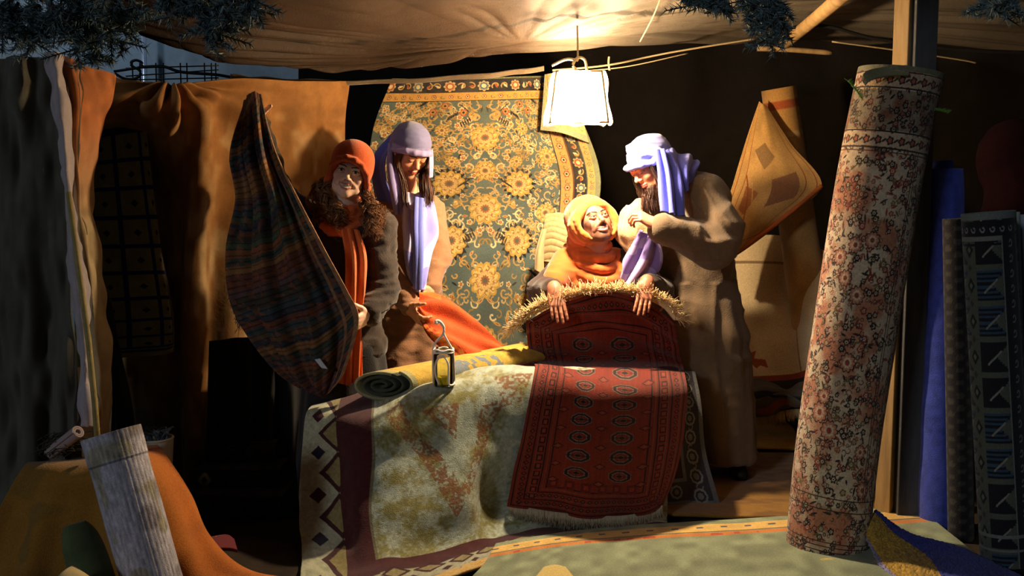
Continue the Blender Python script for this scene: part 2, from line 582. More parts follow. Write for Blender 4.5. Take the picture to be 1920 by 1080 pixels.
def persian(W, H, k):
    """the big hanging carpet; units are photo pixels, (0,0) = (690,145)"""
    rs = random.Random(5)
    p = Pat(int(H * k), int(W * k), (84, 98, 92), k)
    n = noise2(p.h, p.w, 26 * k, 3)[..., None]
    p.a = p.a * (0.8 + 0.4 * n)
    ax = 203
    def both(f):
        f(1); f(-1)
    # vines and small flowers of the field, mirrored about the axis
    for i in range(1250):
        x = rs.uniform(3, 200); y = rs.uniform(55, H - 8)
        if y > 250 and i % 5 < 2: continue
        kd = rs.random(); a0 = rs.uniform(0, 6.28); R = rs.uniform(6, 13)
        c = rs.choice([OCH, OCH, CRM, TAN, TAN, OCH, (150, 118, 60)])
        for sg in (1, -1):
            cx = ax + sg * x; a = a0 if sg == 1 else PI - a0
            if kd < 0.55:
                p.curl(cx, y, R, a, 4.4, rs.uniform(1.6, 3.0) if sg == 1 else 2.4, c, sg)
            elif kd < 0.8:
                p.leaf(cx, y, a, R * 0.75, 2.6, c)
                p.leaf(cx, y, a, R * 0.35, 1.1, RST if i % 2 else DRK)
            elif kd < 0.93:
                p.rosette(cx, y, R * 0.55, 5, [(1, CRM, .4), (.55, RST, .2), (.25, OCH, 0)])
            else:
                p.leaf(cx, y, a, R * 0.6, 1.6, DRK)
    def palmette(x, y, R, ring=DRK, mir=True):
        for sg in ((1, -1) if mir else (1,)):
            cx = ax + sg * x
            if ring == DRK: p.rosette(cx, y, R * 1.22, 19, [(1, ring, .38)])
            p.rosette(cx, y, R, 11, [(1, (188, 150, 70), .16), (.86, (212, 180, 108), .3), (.62, (176, 128, 76), .4), (.5, (206, 176, 112), .3), (.3, (150, 92, 58), .3), (.16, (90, 92, 70), .2)], .3)
            rs2 = random.Random(int(cx * 7 + y))
            for q in range(9):
                a = q * .7 + (0 if sg == 1 else 0); p.curl(cx + math.cos(a) * R * .62, y + math.sin(a) * R * .62, R * .17, a, 4, 1.3, (128, 86, 48))
    palmette(0, 138, 27, RST, False)
    palmette(0, 210, 20, OLV, False)
    palmette(0, 292, 31, CRM, False)
    palmette(0, 415, 29, CRM, False)
    palmette(0, 505, 22, OLV, False)
    palmette(64, 238, 28)
    palmette(60, 352, 27)
    palmette(80, 450, 18, OLV)
    palmette(118, 300, 20, OCH)
    palmette(128, 180, 18, RST)
    palmette(78, 120, 13, OCH)
    palmette(60, 190, 12, RST)
    palmette(130, 400, 20)
    for x, y in ((96, 60), (74, 46), (40, 62)):
        for sg in (1, -1):
            p.rosette(ax + sg * x, y + 18, 9, 6, [(1, RST, .4), (.6, OCH, .3), (.3, DRK, 0)])
    for x, y, a in ((105, 50, .2), (52, 82, 1.2), (28, 96, 1.9), (30, 230, .8), (22, 340, 2), (88, 400, .3)):
        for sg in (1, -1):
            for q in range(5):
                p.leaf(ax + sg * (x + q * 4), y + q * 3, a if sg == 1 else PI - a, 7, 1.5, DRK)
    # top borders
    def band(y0, y1, base, line, step, seed, vert=False, x0=0, x1=0):
        r2 = random.Random(seed)
        if vert:
            p.rect(x0, y0, x1, y1, base); w_ = x1 - x0; c0 = (x0 + x1) / 2; n_ = int((y1 - y0) / step)
        else:
            p.rect(0, y0, W, y1, base); w_ = y1 - y0; c0 = (y0 + y1) / 2; n_ = int(W / step) + 1
        for i in range(n_):
            t = (y0 + (i + .5) * step) if vert else (ax % step) + (i - 0) * step
            cx, cy = (c0, t) if vert else (t, c0)
            if line:
                p.rosette(cx, cy, w_ * .42, 8, [(1, TAN, .3), (.72, BLU if i % 2 else RST, .2), (.4, CRM, .2)])
                for sg in (1, -1):
                    o = sg * step * .36
                    qx, qy = (cx, cy + o) if vert else (cx + o, cy)
                    p.curl(qx, qy, w_ * .3, r2.uniform(0, 6), 4.5, 2.4, OCH)
                    p.leaf(qx, qy, r2.uniform(0, 3), w_ * .22, 2.2, RST if i % 2 else CRM)
            else:
                p.rosette(cx, cy, w_ * .3, 6, [(1, RST, .3), (.6, CRM, .2), (.3, DRK, 0)])
                o = step * .5
                qx, qy = (cx, cy + o) if vert else (cx + o, cy)
                p.curl(qx, qy, w_ * .28, 0.6, 4, 1.4, (120, 84, 50))
    band(0, 4, (104, 108, 72), False, 40, 1)
    band(4, 34, (30, 28, 34), True, 66, 2)
    band(34, 52, (198, 150, 76), False, 32, 3)
    p.rect(0, 52, W, 54, DRK)
    # right-hand borders (they follow the carpet's own edge)
    band(52, H, (186, 152, 86), False, 30, 4, True, 352, 378)
    band(52, H, (32, 30, 30), True, 56, 5, True, 381, 409)
    band(52, H, (192, 150, 84), False, 26, 6, True, 411, 427)
    p.rect(427, 0, W, H, (120, 124, 92)); p.rect(350, 52, 352, H, DRK); p.rect(378, 52, 381, H, (110, 60, 40))
    p.wear(30, .22, (96, 86, 60), 8)
    return p


def bokhara(H, W, k):
    """red rug with rows of guls"""
    p = Pat(int(H * k), int(W * k), (122, 38, 16), k)
    D, L_, O = (38, 14, 14), (118, 72, 50), (140, 46, 24)
    for i, t in enumerate((6, 12, 26, 32, 46, 52, 58)):
        p.frame(t, t, W - t, H - t, 1.4 if i % 2 else 2.4, L_ if i % 2 else D)
    for y in np.arange(14, H - 14, 12):
        for x in (19, W - 19):
            p.diamond(x, y, 5, 5, D); p.diamond(x, y, 2.5, 2.5, O)
    for x in np.arange(20, W - 20, 12):
        for y in (19, H - 19, H - 39):
            p.diamond(x, y, 5, 5, D); p.diamond(x, y, 2.5, 2.5, L_)
    for y in np.arange(40, H - 30, 17):
        for x in (39, W - 39):
            p.rect(x - 5, y - 6, x + 5, y + 6, D); p.rect(x - 3, y - 4, x + 3, y + 4, O); p.rect(x - 1.4, y - 1.6, x + 1.4, y + 1.6, L_)
    for x in np.arange(70, W - 60, 30):
        p.rect(x - 9, H - 76, x + 9, H - 58, (96, 24, 16)); p.rect(x - 4, H - 71, x + 4, H - 63, O)
    for j, y in enumerate(np.arange(84, H - 90, 34)):
        for x in (W * .36, W * .64):
            for q, (rx, ry, c) in enumerate(((25, 13, (112, 96, 84)), (23, 11.4, (46, 18, 16)), (17, 8.4, (118, 98, 84)), (15, 7, (120, 30, 16)), (8, 4, L_), (6, 2.6, D))):
                w = p.win(x, y, rx)
                dx = np.abs(p.xx[w] - x) / rx; dy = np.abs(p.yy[w] - y) / ry
                p.put(w, np.maximum(np.maximum(dx, dy), (dx + dy) * .72) < .96, c)
            p.line([(x - 24, y), (x + 24, y)], 1, D); p.line([(x, y - 12), (x, y + 12)], 1, D)
        for x in (W * .22, W * .5, W * .78):
            p.diamond(x, y + 17, 12, 6, (60, 22, 18)); p.diamond(x, y + 17, 8, 4, O); p.diamond(x, y + 17, 4, 2, L_)
    p.a *= (0.85 + 0.3 * noise2(p.h, p.w, 2.5 * k, 4, 22 * k))[..., None]
    return p


def table_rug(W, H, k):
    """pale rug, maroon band, cream border with diamonds; units photo pixels, origin (556,640)"""
    p = Pat(int(H * k), int(W * k), (158, 160, 132), k)
    return p

# ------------------------------------------------------------------ ground, outside wall, tent cloths
def zfloor(px, Y):
    """pixel row of the ground at depth Y"""
    c, s = math.cos(PITCH), math.sin(PITCH)
    # solve P(px,py,Y).z == 0
    a = -CAMZ / Y
    v = (a * c + s) / (c - a * s)
    return 540 - v * FPX


gm = mat('trodden_earth', (58, 46, 34), rough=0.95, bump=0.8, bscale=40, mottle=0.7, mscale=5)
S = np.zeros((60, 60, 3))
gx, gy = np.meshgrid(np.linspace(-5, 5, 60), np.linspace(2.0, 9.5, 60))
S[..., 0], S[..., 1] = gx, gy
S[..., 2] = -0.012 - 0.01 * noise3(S, .5, 2)
fl = cloth('floor', None, 60, 60, (58, 46, 34), gm, 0, S=S)
tag(fl, kind='structure')

# pale wall of a building outside, seen over the cloth wall
bm_ = mat('outside_plaster', (170, 190, 205), rough=0.9, bump=0.3, bscale=12, mottle=0.5, mscale=2)
S = np.zeros((30, 60, 3))
gx, gz = np.meshgrid(np.linspace(-6.5, 3, 60), np.linspace(4.5, -0.02, 30))
S[..., 0] = gx; S[..., 1] = 8.2; S[..., 2] = gz
tag(cloth('wall_outside', None, 60, 30, (120, 136, 150), bm_, 0.05, S=S), kind='structure')
dp = tubes('drain_pipe', [(np.array([P(269, 60, 8.05), P(267, 300, 8.05) * [1, 1, 0]]), 0.02)],
           mat('galvanised_steel', (215, 225, 245), rough=0.25, metal=0.6, emis=None), None, 10)
tag(dp, 'thin pale vertical pipe on the outside wall beyond the wire panel', 'pipe')

# back wall of dark brown tarpaulin
MT = mat('tarpaulin', rough=0.8, bump=0.3, bscale=60, mottle=0.4, mscale=9, spec=0.12)
c = [[(560, 60, 6.7), (820, 60, 6.75), (1100, 60, 6.7), (1400, 60, 6.75), (1700, 60, 6.6), (2100, 60, 6.3)],
     [(560, 400, 6.8), (820, 400, 6.7), (1100, 400, 6.8), (1400, 400, 6.7), (1700, 400, 6.7), (2100, 400, 6.3)],
     [(560, 768, 6.7), (820, 768, 6.75), (1100, 768, 6.7), (1400, 768, 6.7), (1700, 768, 6.6), (2100, 785, 6.3)]]
tag(cloth('wall_back', c, 120, 80, (26, 20, 14), MT, 0.01, folds=[(9, .012, 0, .1)], wrinkle=(.03, (.3, .3, .7), 3)), kind='structure')


# roof of sewn brown cloth; its far hem hangs at the photo's top
def roofcol(U, V):
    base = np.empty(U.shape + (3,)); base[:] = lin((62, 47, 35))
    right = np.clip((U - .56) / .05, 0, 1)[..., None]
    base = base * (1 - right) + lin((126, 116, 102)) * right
    for v0 in (.30, .62):
        m = np.abs(V - v0 - .02 * np.sin(6 * U)) < .006
        base[m] *= .35
    st = noise3(np.stack([U * 60, V * 8, 0 * U], -1), (2.2, 1, 1), 4)
    return base * (0.8 + 0.35 * st[..., None])


rc = [[(-150, -600, 3.0), (250, -420, 3.1), (700, -380, 3.1), (1100, -400, 3.1), (1500, -420, 3.1), (2150, -420, 3.1)],
      [(-60, -140, 3.9), (260, -60, 4.0), (680, -50, 4.0), (1100, -30, 4.05), (1500, -70, 4.1), (2080, -60, 4.1)],
      [(60, 0, 4.5), (330, 60, 4.6), (680, 68, 4.8), (1070, 30, 4.65), (1500, 10, 4.9), (2050, 20, 4.9)],
      [(200, 60, 4.8), (400, 110, 4.9), (680, 118, 5.2), (1070, 80, 4.95), (1500, 52, 5.6), (2020, 60, 5.6)],
      [(330, 90, 5.05), (440, 142, 5.15), (690, 153, 5.35), (1060, 121, 5.22), (1500, 95, 6.2), (2000, 120, 6.2)]]


def roofdisp(U, V):
    # taut diagonal creases gathering near the lamp
    x = (U - .56); y = (V - .72)
    ang = np.arctan2(y * 1.6, x); r = np.hypot(x, y * 1.6)
    q = noise3(np.stack([ang * 11, r * 1.6, 0 * r], -1), (1, 1, 1), 8)
    q2 = noise3(np.stack([U * 7, V * 26 + 4 * U, 0 * r], -1), (1, 1, 1), 2)
    q3 = noise3(np.stack([U * 5 + V * 3, V * 14 - U * 10, 0 * r], -1), (1, 1, 1), 5)
    q4 = noise3(np.stack([ang * 4 + 3, r * 1.2, 0 * r], -1), (1, 1, 1), 18)
    return 0.040 * (1 - 2 * np.abs(q - .5)) * np.clip(r * 4, 0, 1) + .05 * (1 - 2 * np.abs(q4 - .5)) * np.clip(r * 3, 0, 1) + 0.006 * q2 + .010 * (1 - 2 * np.abs(q3 - .5))


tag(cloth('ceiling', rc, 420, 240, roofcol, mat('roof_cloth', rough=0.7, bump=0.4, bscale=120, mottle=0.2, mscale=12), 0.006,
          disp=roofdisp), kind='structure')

# hanging hem at the back of the roof
hc = [[(432, 140, 5.15), (520, 147, 5.22), (690, 151, 5.36), (900, 138, 5.29), (1020, 124, 5.23)],
      [(432, 150, 5.17), (520, 155, 5.24), (690, 158, 5.37), (900, 147, 5.30), (1020, 133, 5.24)]]
tag(cloth('trim_1', hc, 90, 4, (96, 80, 60), M_CLOTH, 0.008, folds=[(6, .006, 0, .2)]), kind='structure')

# side wall, left: rust tarpaulin with a swag
def rustcol(U, V):
    b = np.empty(U.shape + (3,)); b[:] = lin((150, 104, 58))
    n = noise3(np.stack([U * 12, V * 9, 0 * U], -1), (1, 1, 1), 7)[..., None] * .6 + noise3(np.stack([U * 40, V * 26, 0 * U], -1), (1, 1, 1), 9)[..., None] * .4
    pale = lin((186, 156, 112))
    k = np.clip((n - .52) / .2, 0, 1) * np.clip(V * 2.2 - .3, 0, .75)[..., None]
    b = b * (1 - k) + pale * k
    return b * (0.78 + .4 * n)


tc_ = [[(180, 135, 4.52), (290, 166, 4.60), (370, 156, 4.72), (450, 147, 4.86), (560, 152, 5.08), (655, 152, 5.36)],
       [(175, 200, 4.52), (290, 205, 4.56), (370, 200, 4.70), (450, 200, 4.86), (560, 210, 5.10), (650, 215, 5.36)],
       [(160, 290, 5.0), (290, 300, 4.86), (362, 300, 4.72), (452, 300, 4.88), (565, 300, 5.12), (645, 300, 5.36)],
       [(150, 480, 5.05), (300, 480, 4.94), (360, 480, 4.78), (450, 480, 4.90), (565, 480, 5.14), (640, 480, 5.36)],
       [(150, 700, 5.05), (300, 700, 4.96), (360, 700, 4.84), (450, 700, 4.94), (565, 700, 5.16), (640, 700, 5.36)],
       [(150, 905, 5.05), (300, 905, 5.0), (360, 923, 4.88), (450, 920, 4.96), (565, 900, 5.16), (640, 880, 5.36)]]


def rustdisp(U, V):
    f = np.clip(V * 5, 0, 1)
    d = .016 * np.sin(2 * PI * (5 * U + .35 * V)) * f
    # the gathered knot of cloth near (300,170) and its falling creases
    x = (U - .27) * 1.1; y = V + .02
    ang = np.arctan2(x, y); r = np.hypot(x, y)
    d += .05 * np.sin(ang * 13 + .8) * np.exp(-r * 3.2) * np.clip(r * 12, 0, 1)
    d += .03 * (noise3(np.stack([U * 14 + V * 3, V * 4, 0 * U], -1), (1, 1, 1), 17) - .5)
    return -d


tag(cloth('wall_left', tc_, 260, 300, rustcol, MT, 0.006, disp=rustdisp), kind='structure')

# burlap door curtain on the far left
def burlapcol(U, V):
    b = np.empty(U.shape + (3,)); b[:] = lin((86, 84, 74))
    b[np.abs(U - .30) < .07] = lin((46, 40, 34))
    n = noise3(np.stack([U * 20, V * 30, 0 * U], -1), (1, 1, 1), 2)[..., None]
    return b * (.75 + .45 * n)


bc = [[(-160, 100, 4.2), (-40, 108, 4.15), (40, 108, 4.12), (100, 104, 4.12)],
      [(-160, 300, 4.2), (-40, 300, 4.12), (45, 300, 4.1), (118, 300, 4.1)],
      [(-160, 520, 4.2), (-40, 520, 4.1), (50, 520, 4.08), (132, 520, 4.08)],
      [(-160, 850, 4.2), (-40, 850, 4.1), (60, 850, 4.05), (150, 850, 4.05)],
      [(-160, 1062, 4.15), (-40, 1062, 4.12), (60, 1062, 4.08), (150, 1062, 4.08)]]
o = cloth('burlap_curtain', bc, 160, 260, burlapcol, M_CLOTH, 0.008,
          folds=[(2.3, .020, .1, .1), (5, .004, .4, -.35)], wrinkle=(.05, (.07, .2, .30), 12))
tag(o, 'coarse grey burlap curtain hanging at the far left edge of the stall', 'curtain')

ec = [[(86, 98, 4.11), (100, 98, 4.05), (113, 102, 4.12)],
      [(104, 220, 4.08), (116, 220, 4.02), (128, 220, 4.1)],
      [(118, 340, 4.08), (126, 340, 4.02), (136, 340, 4.1)],
      [(134, 480, 4.06), (142, 480, 4.0), (152, 480, 4.08)],
      [(146, 640, 4.05), (156, 640, 3.99), (166, 640, 4.07)],
      [(150, 800, 4.05), (164, 800, 3.99), (186, 800, 4.07)]]
o2 = cloth('curtain_hem', ec, 24, 220, (176, 166, 172), M_CLOTH, 0.006, o, wrinkle=(.02, (.04, .1, .12), 5))
o2['label'] = 'pale lilac rolled hem'

def ccol(U, V):
    b = np.empty(U.shape + (3,)); b[:] = lin((196, 116, 60))
    t = np.clip((V - .16) / .3, 0, 1)[..., None]
    b = b * (1 - t) + lin((192, 168, 128)) * t
    m = (np.abs(U - .42 - .05 * V) < .018) | (np.abs(U - .55 - .05 * V) < .018)
    b[m & (V < .5)] = lin((70, 66, 52))
    n = noise3(np.stack([U * 9, V * 30, 0 * U], -1), (1, 1, 1), 22)[..., None]
    return b * (.72 + .45 * n)


oc = [[(112, 102, 4.16), (150, 116, 4.2), (208, 140, 4.34)],
      [(122, 190, 4.16), (155, 195, 4.14), (198, 200, 4.32)],
      [(128, 290, 4.16), (150, 290, 4.12), (178, 290, 4.30)],
      [(134, 380, 4.16), (150, 385, 4.12), (170, 385, 4.30)],
      [(145, 440, 4.16), (162, 440, 4.12), (174, 440, 4.28)],
      [(152, 520, 4.16), (172, 520, 4.12), (190, 520, 4.28)],
      [(160, 640, 4.16), (182, 640, 4.12), (200, 640, 4.28)],
      [(170, 740, 4.16), (188, 740, 4.12), (204, 740, 4.28)],
      [(176, 830, 4.16), (192, 830, 4.14), (204, 830, 4.28)]]
o = cloth('cotton_curtain', oc, 70, 320, ccol, M_CLOTH, 0.005, folds=[(1.5, .012, .3, .3)], wrinkle=(.022, (.06, .1, .2), 31))
tag(o, 'narrow orange and cream cotton curtain gathered beside the burlap curtain', 'curtain')

# darker cloth behind it, bottom (grey flap)
o = cloth('grey_cloth', [[(196, 560, 4.47), (208, 560, 4.45)], [(203, 660, 4.45), (225, 668, 4.4)], [(205, 740, 4.42), (240, 745, 4.36)], [(200, 860, 4.4), (256, 862, 4.34)]],
          20, 50, (36, 32, 32), M_CLOTH, 0.005, folds=[(1, .02, 0, .2)])
tag(o, 'small grey cloth hanging behind the cotton curtain above the bucket', 'cloth')

# bamboo cane in front of the curtain
tag(tubes('cane', [(P([128, 150, 166, 178, 184], [360, 520, 640, 760, 845], [3.98, 3.95, 3.93, 3.9, 3.88]), [.009, .010, .011, .011, .012])],
          mat('dry_cane', (168, 150, 92), rough=0.6, mottle=.4, mscale=30), None, 10),
    'thin bent cane standing in the end of the lilac towelling roll', 'stick')

# ------------------------------------------------------------------ posts, pole, ropes
def beam(name, top, bot, w, d, m, label, ang):
    a, b = np.asarray(top), np.asarray(bot)
    R = rotm(ang)
    V = []
    for c_ in (a, b):
        for x, y in ((-1, -1), (1, -1), (1, 1), (-1, 1)):
            V.append(c_ + R @ np.array([x * w / 2, y * d / 2, 0]))
    o = link_mesh(name, V, [(0, 1, 5, 4), (1, 2, 6, 5), (2, 3, 7, 6), (3, 0, 4, 7), (3, 2, 1, 0), (4, 5, 6, 7)], m, None, None, False)
    md = o.modifiers.new('bevel', 'BEVEL'); md.width = .003; md.segments = 2
    return tag(o, label, 'post')


zt = 2.6
pa = P(1694, 60, 4.50); pb = P(1729, 60, 4.48)  # one post's lit and shaded faces, built as beams of two colours
beam('wooden_post', (pa[0], 4.50, zt), (pa[0], 4.50, -.02), .064, .05, M_WOOD, 'lit pale face of the wooden post rising behind the big floral carpet roll', -42)
beam('wooden_post', (pb[0], 4.47, zt), (pb[0] + .01, 4.47, -.02), .088, .07, M_DWOOD, 'shaded dark grey face of the same wooden post behind the roll', 0)
tag(tubes('roof_pole', [(spline(P([1600, 1535, 1468], [-26, 30, 84], [3.95, 4.9, 5.95]), 24), [.03] * 24)],
          mat('peeled_branch', (200, 162, 108), rough=.7, bump=.5, bscale=40, mottle=.5, mscale=12), None, 12),
    'peeled branch pole slanting under the roof cloth near the posts', 'pole')
tag(tubes('roof_batten', [(spline(P([1420, 1480, 1560], [91, 93, 99], [5.95, 5.9, 5.9]), 12), .014)], M_WOOD, None, 8),
    'short pale batten lying along the rear roof edge', 'batten')


def rope(name, pts, r, m, label, n=30, cat='rope'):
    return tag(tubes(name, [(spline(P(*np.array(pts, float).T), n), r)], m, None, 6), label, cat)


rope('rope', [(1036, 132, 5.3), (1140, 122, 5.4), (1260, 98, 5.5), (1420, 72, 5.6)], .005, M_ROPE, 'tight pale rope running from the lamp to the right under the roof')
rope('rope', [(1090, 134, 5.25), (1180, 124, 5.35), (1290, 100, 5.5)], .003, M_ROPE, 'thin lower cord just right of the lamp')
rope('rope', [(1242, -14, 4.4), (1225, 30, 4.7), (1200, 78, 5.0)], .003, M_ROPE, 'thin cord slanting down the roof cloth above the lamp')
rope('rope', [(1445, 58, 5.4), (1540, 48, 5.35), (1640, 72, 5.3), (1790, 92, 5.2), (1960, 100, 5.1)], .009, M_BLACK, 'black rope sagging past the wooden posts')
rope('rope', [(1560, 78, 5.3), (1680, 94, 5.3), (1800, 112, 5.3), (1830, 118, 5.3)], .004, M_ROPE, 'pale cord crossing behind the wooden posts')
rope('rope', [(1142, 106, 5.3), (1141, 118, 5.3), (1143, 132, 5.3)], .005, M_ROPE, 'short knotted string hanging on the pale rope', 8)

# wire garden panel and black cable over the left wall
pan = thing('wire_panel', 'black wire mesh panel above the rust tarpaulin wall', 'wire mesh', P(330, 170, 5.4))
pth = []
for x in (248, 262, 292, 306, 338, 350, 383, 396, 404):
    pth.append((np.array([P(x, 118, 5.4), P(x, 118, 5.4) * [1, 1, 0]]), .0035))
for y0, y1 in ((128, 123), (143, 131), (150, 146)):
    pth.append((P([236, 410], [y0, y1], [5.4, 5.4]), .0035))
tubes('mesh_wires', pth, M_WIRE, pan)
th = np.linspace(0, 2 * PI, 20)
pts = [(214, 134, 5.3), (240, 130, 5.3), (262, 126, 5.3), (266, 118, 5.3), (256, 113, 5.3), (247, 116, 5.3), (248, 124, 5.3), (262, 132, 5.3), (262, 142, 5.3), (250, 148, 5.3), (232, 147, 5.3), (216, 138, 5.3)]
rope('cable', pts, .007, M_WIRE, 'looped black cable above the rust tarpaulin wall', 60, 'cable')
rope('cable', [(262, 126, 5.3), (306, 125, 5.3), (340, 135, 5.3), (404, 140, 5.3), (440, 146, 5.25)], .008, M_WIRE, 'straight black cable running right from the cable loop', 30, 'cable')

# ------------------------------------------------------------------ spruce branches
M_NEEDLE = mat('spruce_needles', rough=.6, spec=.3)


def spruce(name, base, tips, label, seed, nl=.03):
    """a hanging bough: twig tubes and needles"""
    rs = np.random.RandomState(seed)
    root = thing(name, label, 'branch', base[0])
    tw = [(spline(base, 16), np.linspace(.012, .005, 16))]
    needles_p, needles_d = [], []
    for t in tips:
        pts = spline(t, 14)
        tw.append((pts, np.linspace(.005, .002, 14)))
        n = int(np.linalg.norm(np.diff(pts, axis=0), axis=1).sum() / .0017)
        q = rs.rand(n); W = cv(q, len(pts)) @ pts
        W2 = cv(np.clip(q + .05, 0, 1), len(pts)) @ pts
        d = W2 - W; d /= np.linalg.norm(d, axis=1, keepdims=True) + 1e-9
        s = rs.randn(n, 3); s -= (s * d).sum(1, keepdims=True) * d; s /= np.linalg.norm(s, axis=1, keepdims=True)
        needles_p.append(W); needles_d.append((d * .75 + s) / 1.25)
    tubes('twig', tw, mat('bark', (60, 46, 36), rough=.9), root, 6)
    p = np.concatenate(needles_p); d = np.concatenate(needles_d)
    L = nl * (.7 + .5 * rs.rand(len(p)))[:, None]
    w = np.cross(d, rs.randn(len(p), 3)); w /= np.linalg.norm(w, axis=1, keepdims=True)
    w2 = np.cross(d, w)
    V = np.stack([p + w * .0024, p - w * .0012 + w2 * .0021, p - w * .0012 - w2 * .0021, p + d * L], 1).reshape(-1, 3)
    b = np.arange(len(p))[:, None] * 4
    T = np.concatenate([b + [0, 1, 3], b + [1, 2, 3], b + [2, 0, 3]])
    col = np.repeat((lin((92, 116, 124)) * (.6 + .8 * rs.rand(len(p), 1)))[:, None], 4, 1).reshape(-1, 3)
    link_mesh('needles', V, None, M_NEEDLE, root, col, False, T)
    return root


def bough(x0, y0, Y, outs, label, seed):
    """outs: list of pixel tip polylines"""
    base = P([x0, x0 + 10], [y0 - 130, y0], [Y, Y])
    base = np.stack([base[0], (base[0] + base[1]) / 2 + [0, .02, 0], base[1]])
    rs = np.random.RandomState(seed); tips = []
    for (xa, ya, xb, yb) in outs:
        a = P(xa, ya, Y + rs.uniform(-.12, .12)); b = P(xb, yb, Y + rs.uniform(-.15, .12))
        m = (a + b) / 2 + np.array([0, rs.uniform(-.04, .04), .03])
        tips.append(np.stack([a, m, b]))
        for q in range(6):
            s_ = a + (b - a) * rs.uniform(.25, .8)
            tips.append(np.stack([s_, s_ + [rs.uniform(-.05, .05), rs.uniform(-.04, .04), -.01], s_ + [rs.uniform(-.10, .10), rs.uniform(-.07, .07), -.05 * rs.rand() - .02]]))
    spruce('spruce_branch', base, tips, label, seed)


bough(40, 0, 3.6, [(40, -10, 20, 50), (40, -10, 80, 60), (60, -10, 50, 110), (30, -10, -10, 80), (60, -5, 110, 50), (20, 0, 5, 100)],
      'leftmost dark spruce bough over the burlap curtain', 1)
bough(120, 0, 3.5, [(120, -10, 100, 90), (120, -10, 150, 60), (130, -10, 180, 40), (120, -10, 150, 125), (100, -10, 78, 70), (140, -10, 200, 60), (150, -6, 190, 90)],
      'second spruce bough from the left, above the curtain hem', 2)
bough(220, 0, 3.7, [(200, -10, 190, 100), (220, -10, 230, 60), (220, -10, 210, 120), (240, -10, 270, 40), (190, -10, 170, 70), (180, 60, 185, 130)],
      'long hanging spruce bough in front of the outside wall', 3)
bough(340, -10, 3.5, [(340, -20, 330, 25), (350, -20, 380, 20), (340, -20, 300, 18), (395, -10, 400, 92), (400, -10, 385, 60)],
      'spruce bough tips over the left end of the roof cloth', 4)
bough(430, -10, 3.4, [(430, -20, 420, 45), (440, -20, 470, 30), (430, -20, 398, 95), (420, -20, 440, 60), (450, -20, 485, 12)],
      'bluish spruce bough hanging over the rust tarpaulin', 5)
bough(1420, -10, 3.6, [(1420, -20, 1400, 45), (1430, -20, 1450, 60), (1440, -20, 1448, 105), (1430, -20, 1462, 40), (1415, -20, 1385, 18), (1440, -10, 1470, 78)],
      'spruce bough hanging beside the peeled roof pole', 6)
bough(1330, -10, 3.6, [(1330, -20, 1322, 8), (1340, -20, 1352, 14), (1330, -20, 1290, 4)], 'spruce twig tips at the top edge above the lamp cord', 7)
bough(1880, -10, 3.5, [(1880, -20, 1850, 12), (1880, -20, 1895, 22), (1880, -20, 1868, 18)], 'faint spruce twig at the top right corner', 8)

# cool light added to brighten the outside wall, out of sight above the roof
wl = bpy.data.lights.new('wall_fill_light', 'POINT'); wl.energy = 22; wl.color = (.62, .8, 1.0); wl.shadow_soft_size = .12
wo = bpy.data.objects.new('wall_fill_light', wl); COL.objects.link(wo); wo.location = (-3.1, 7.3, 3.6)


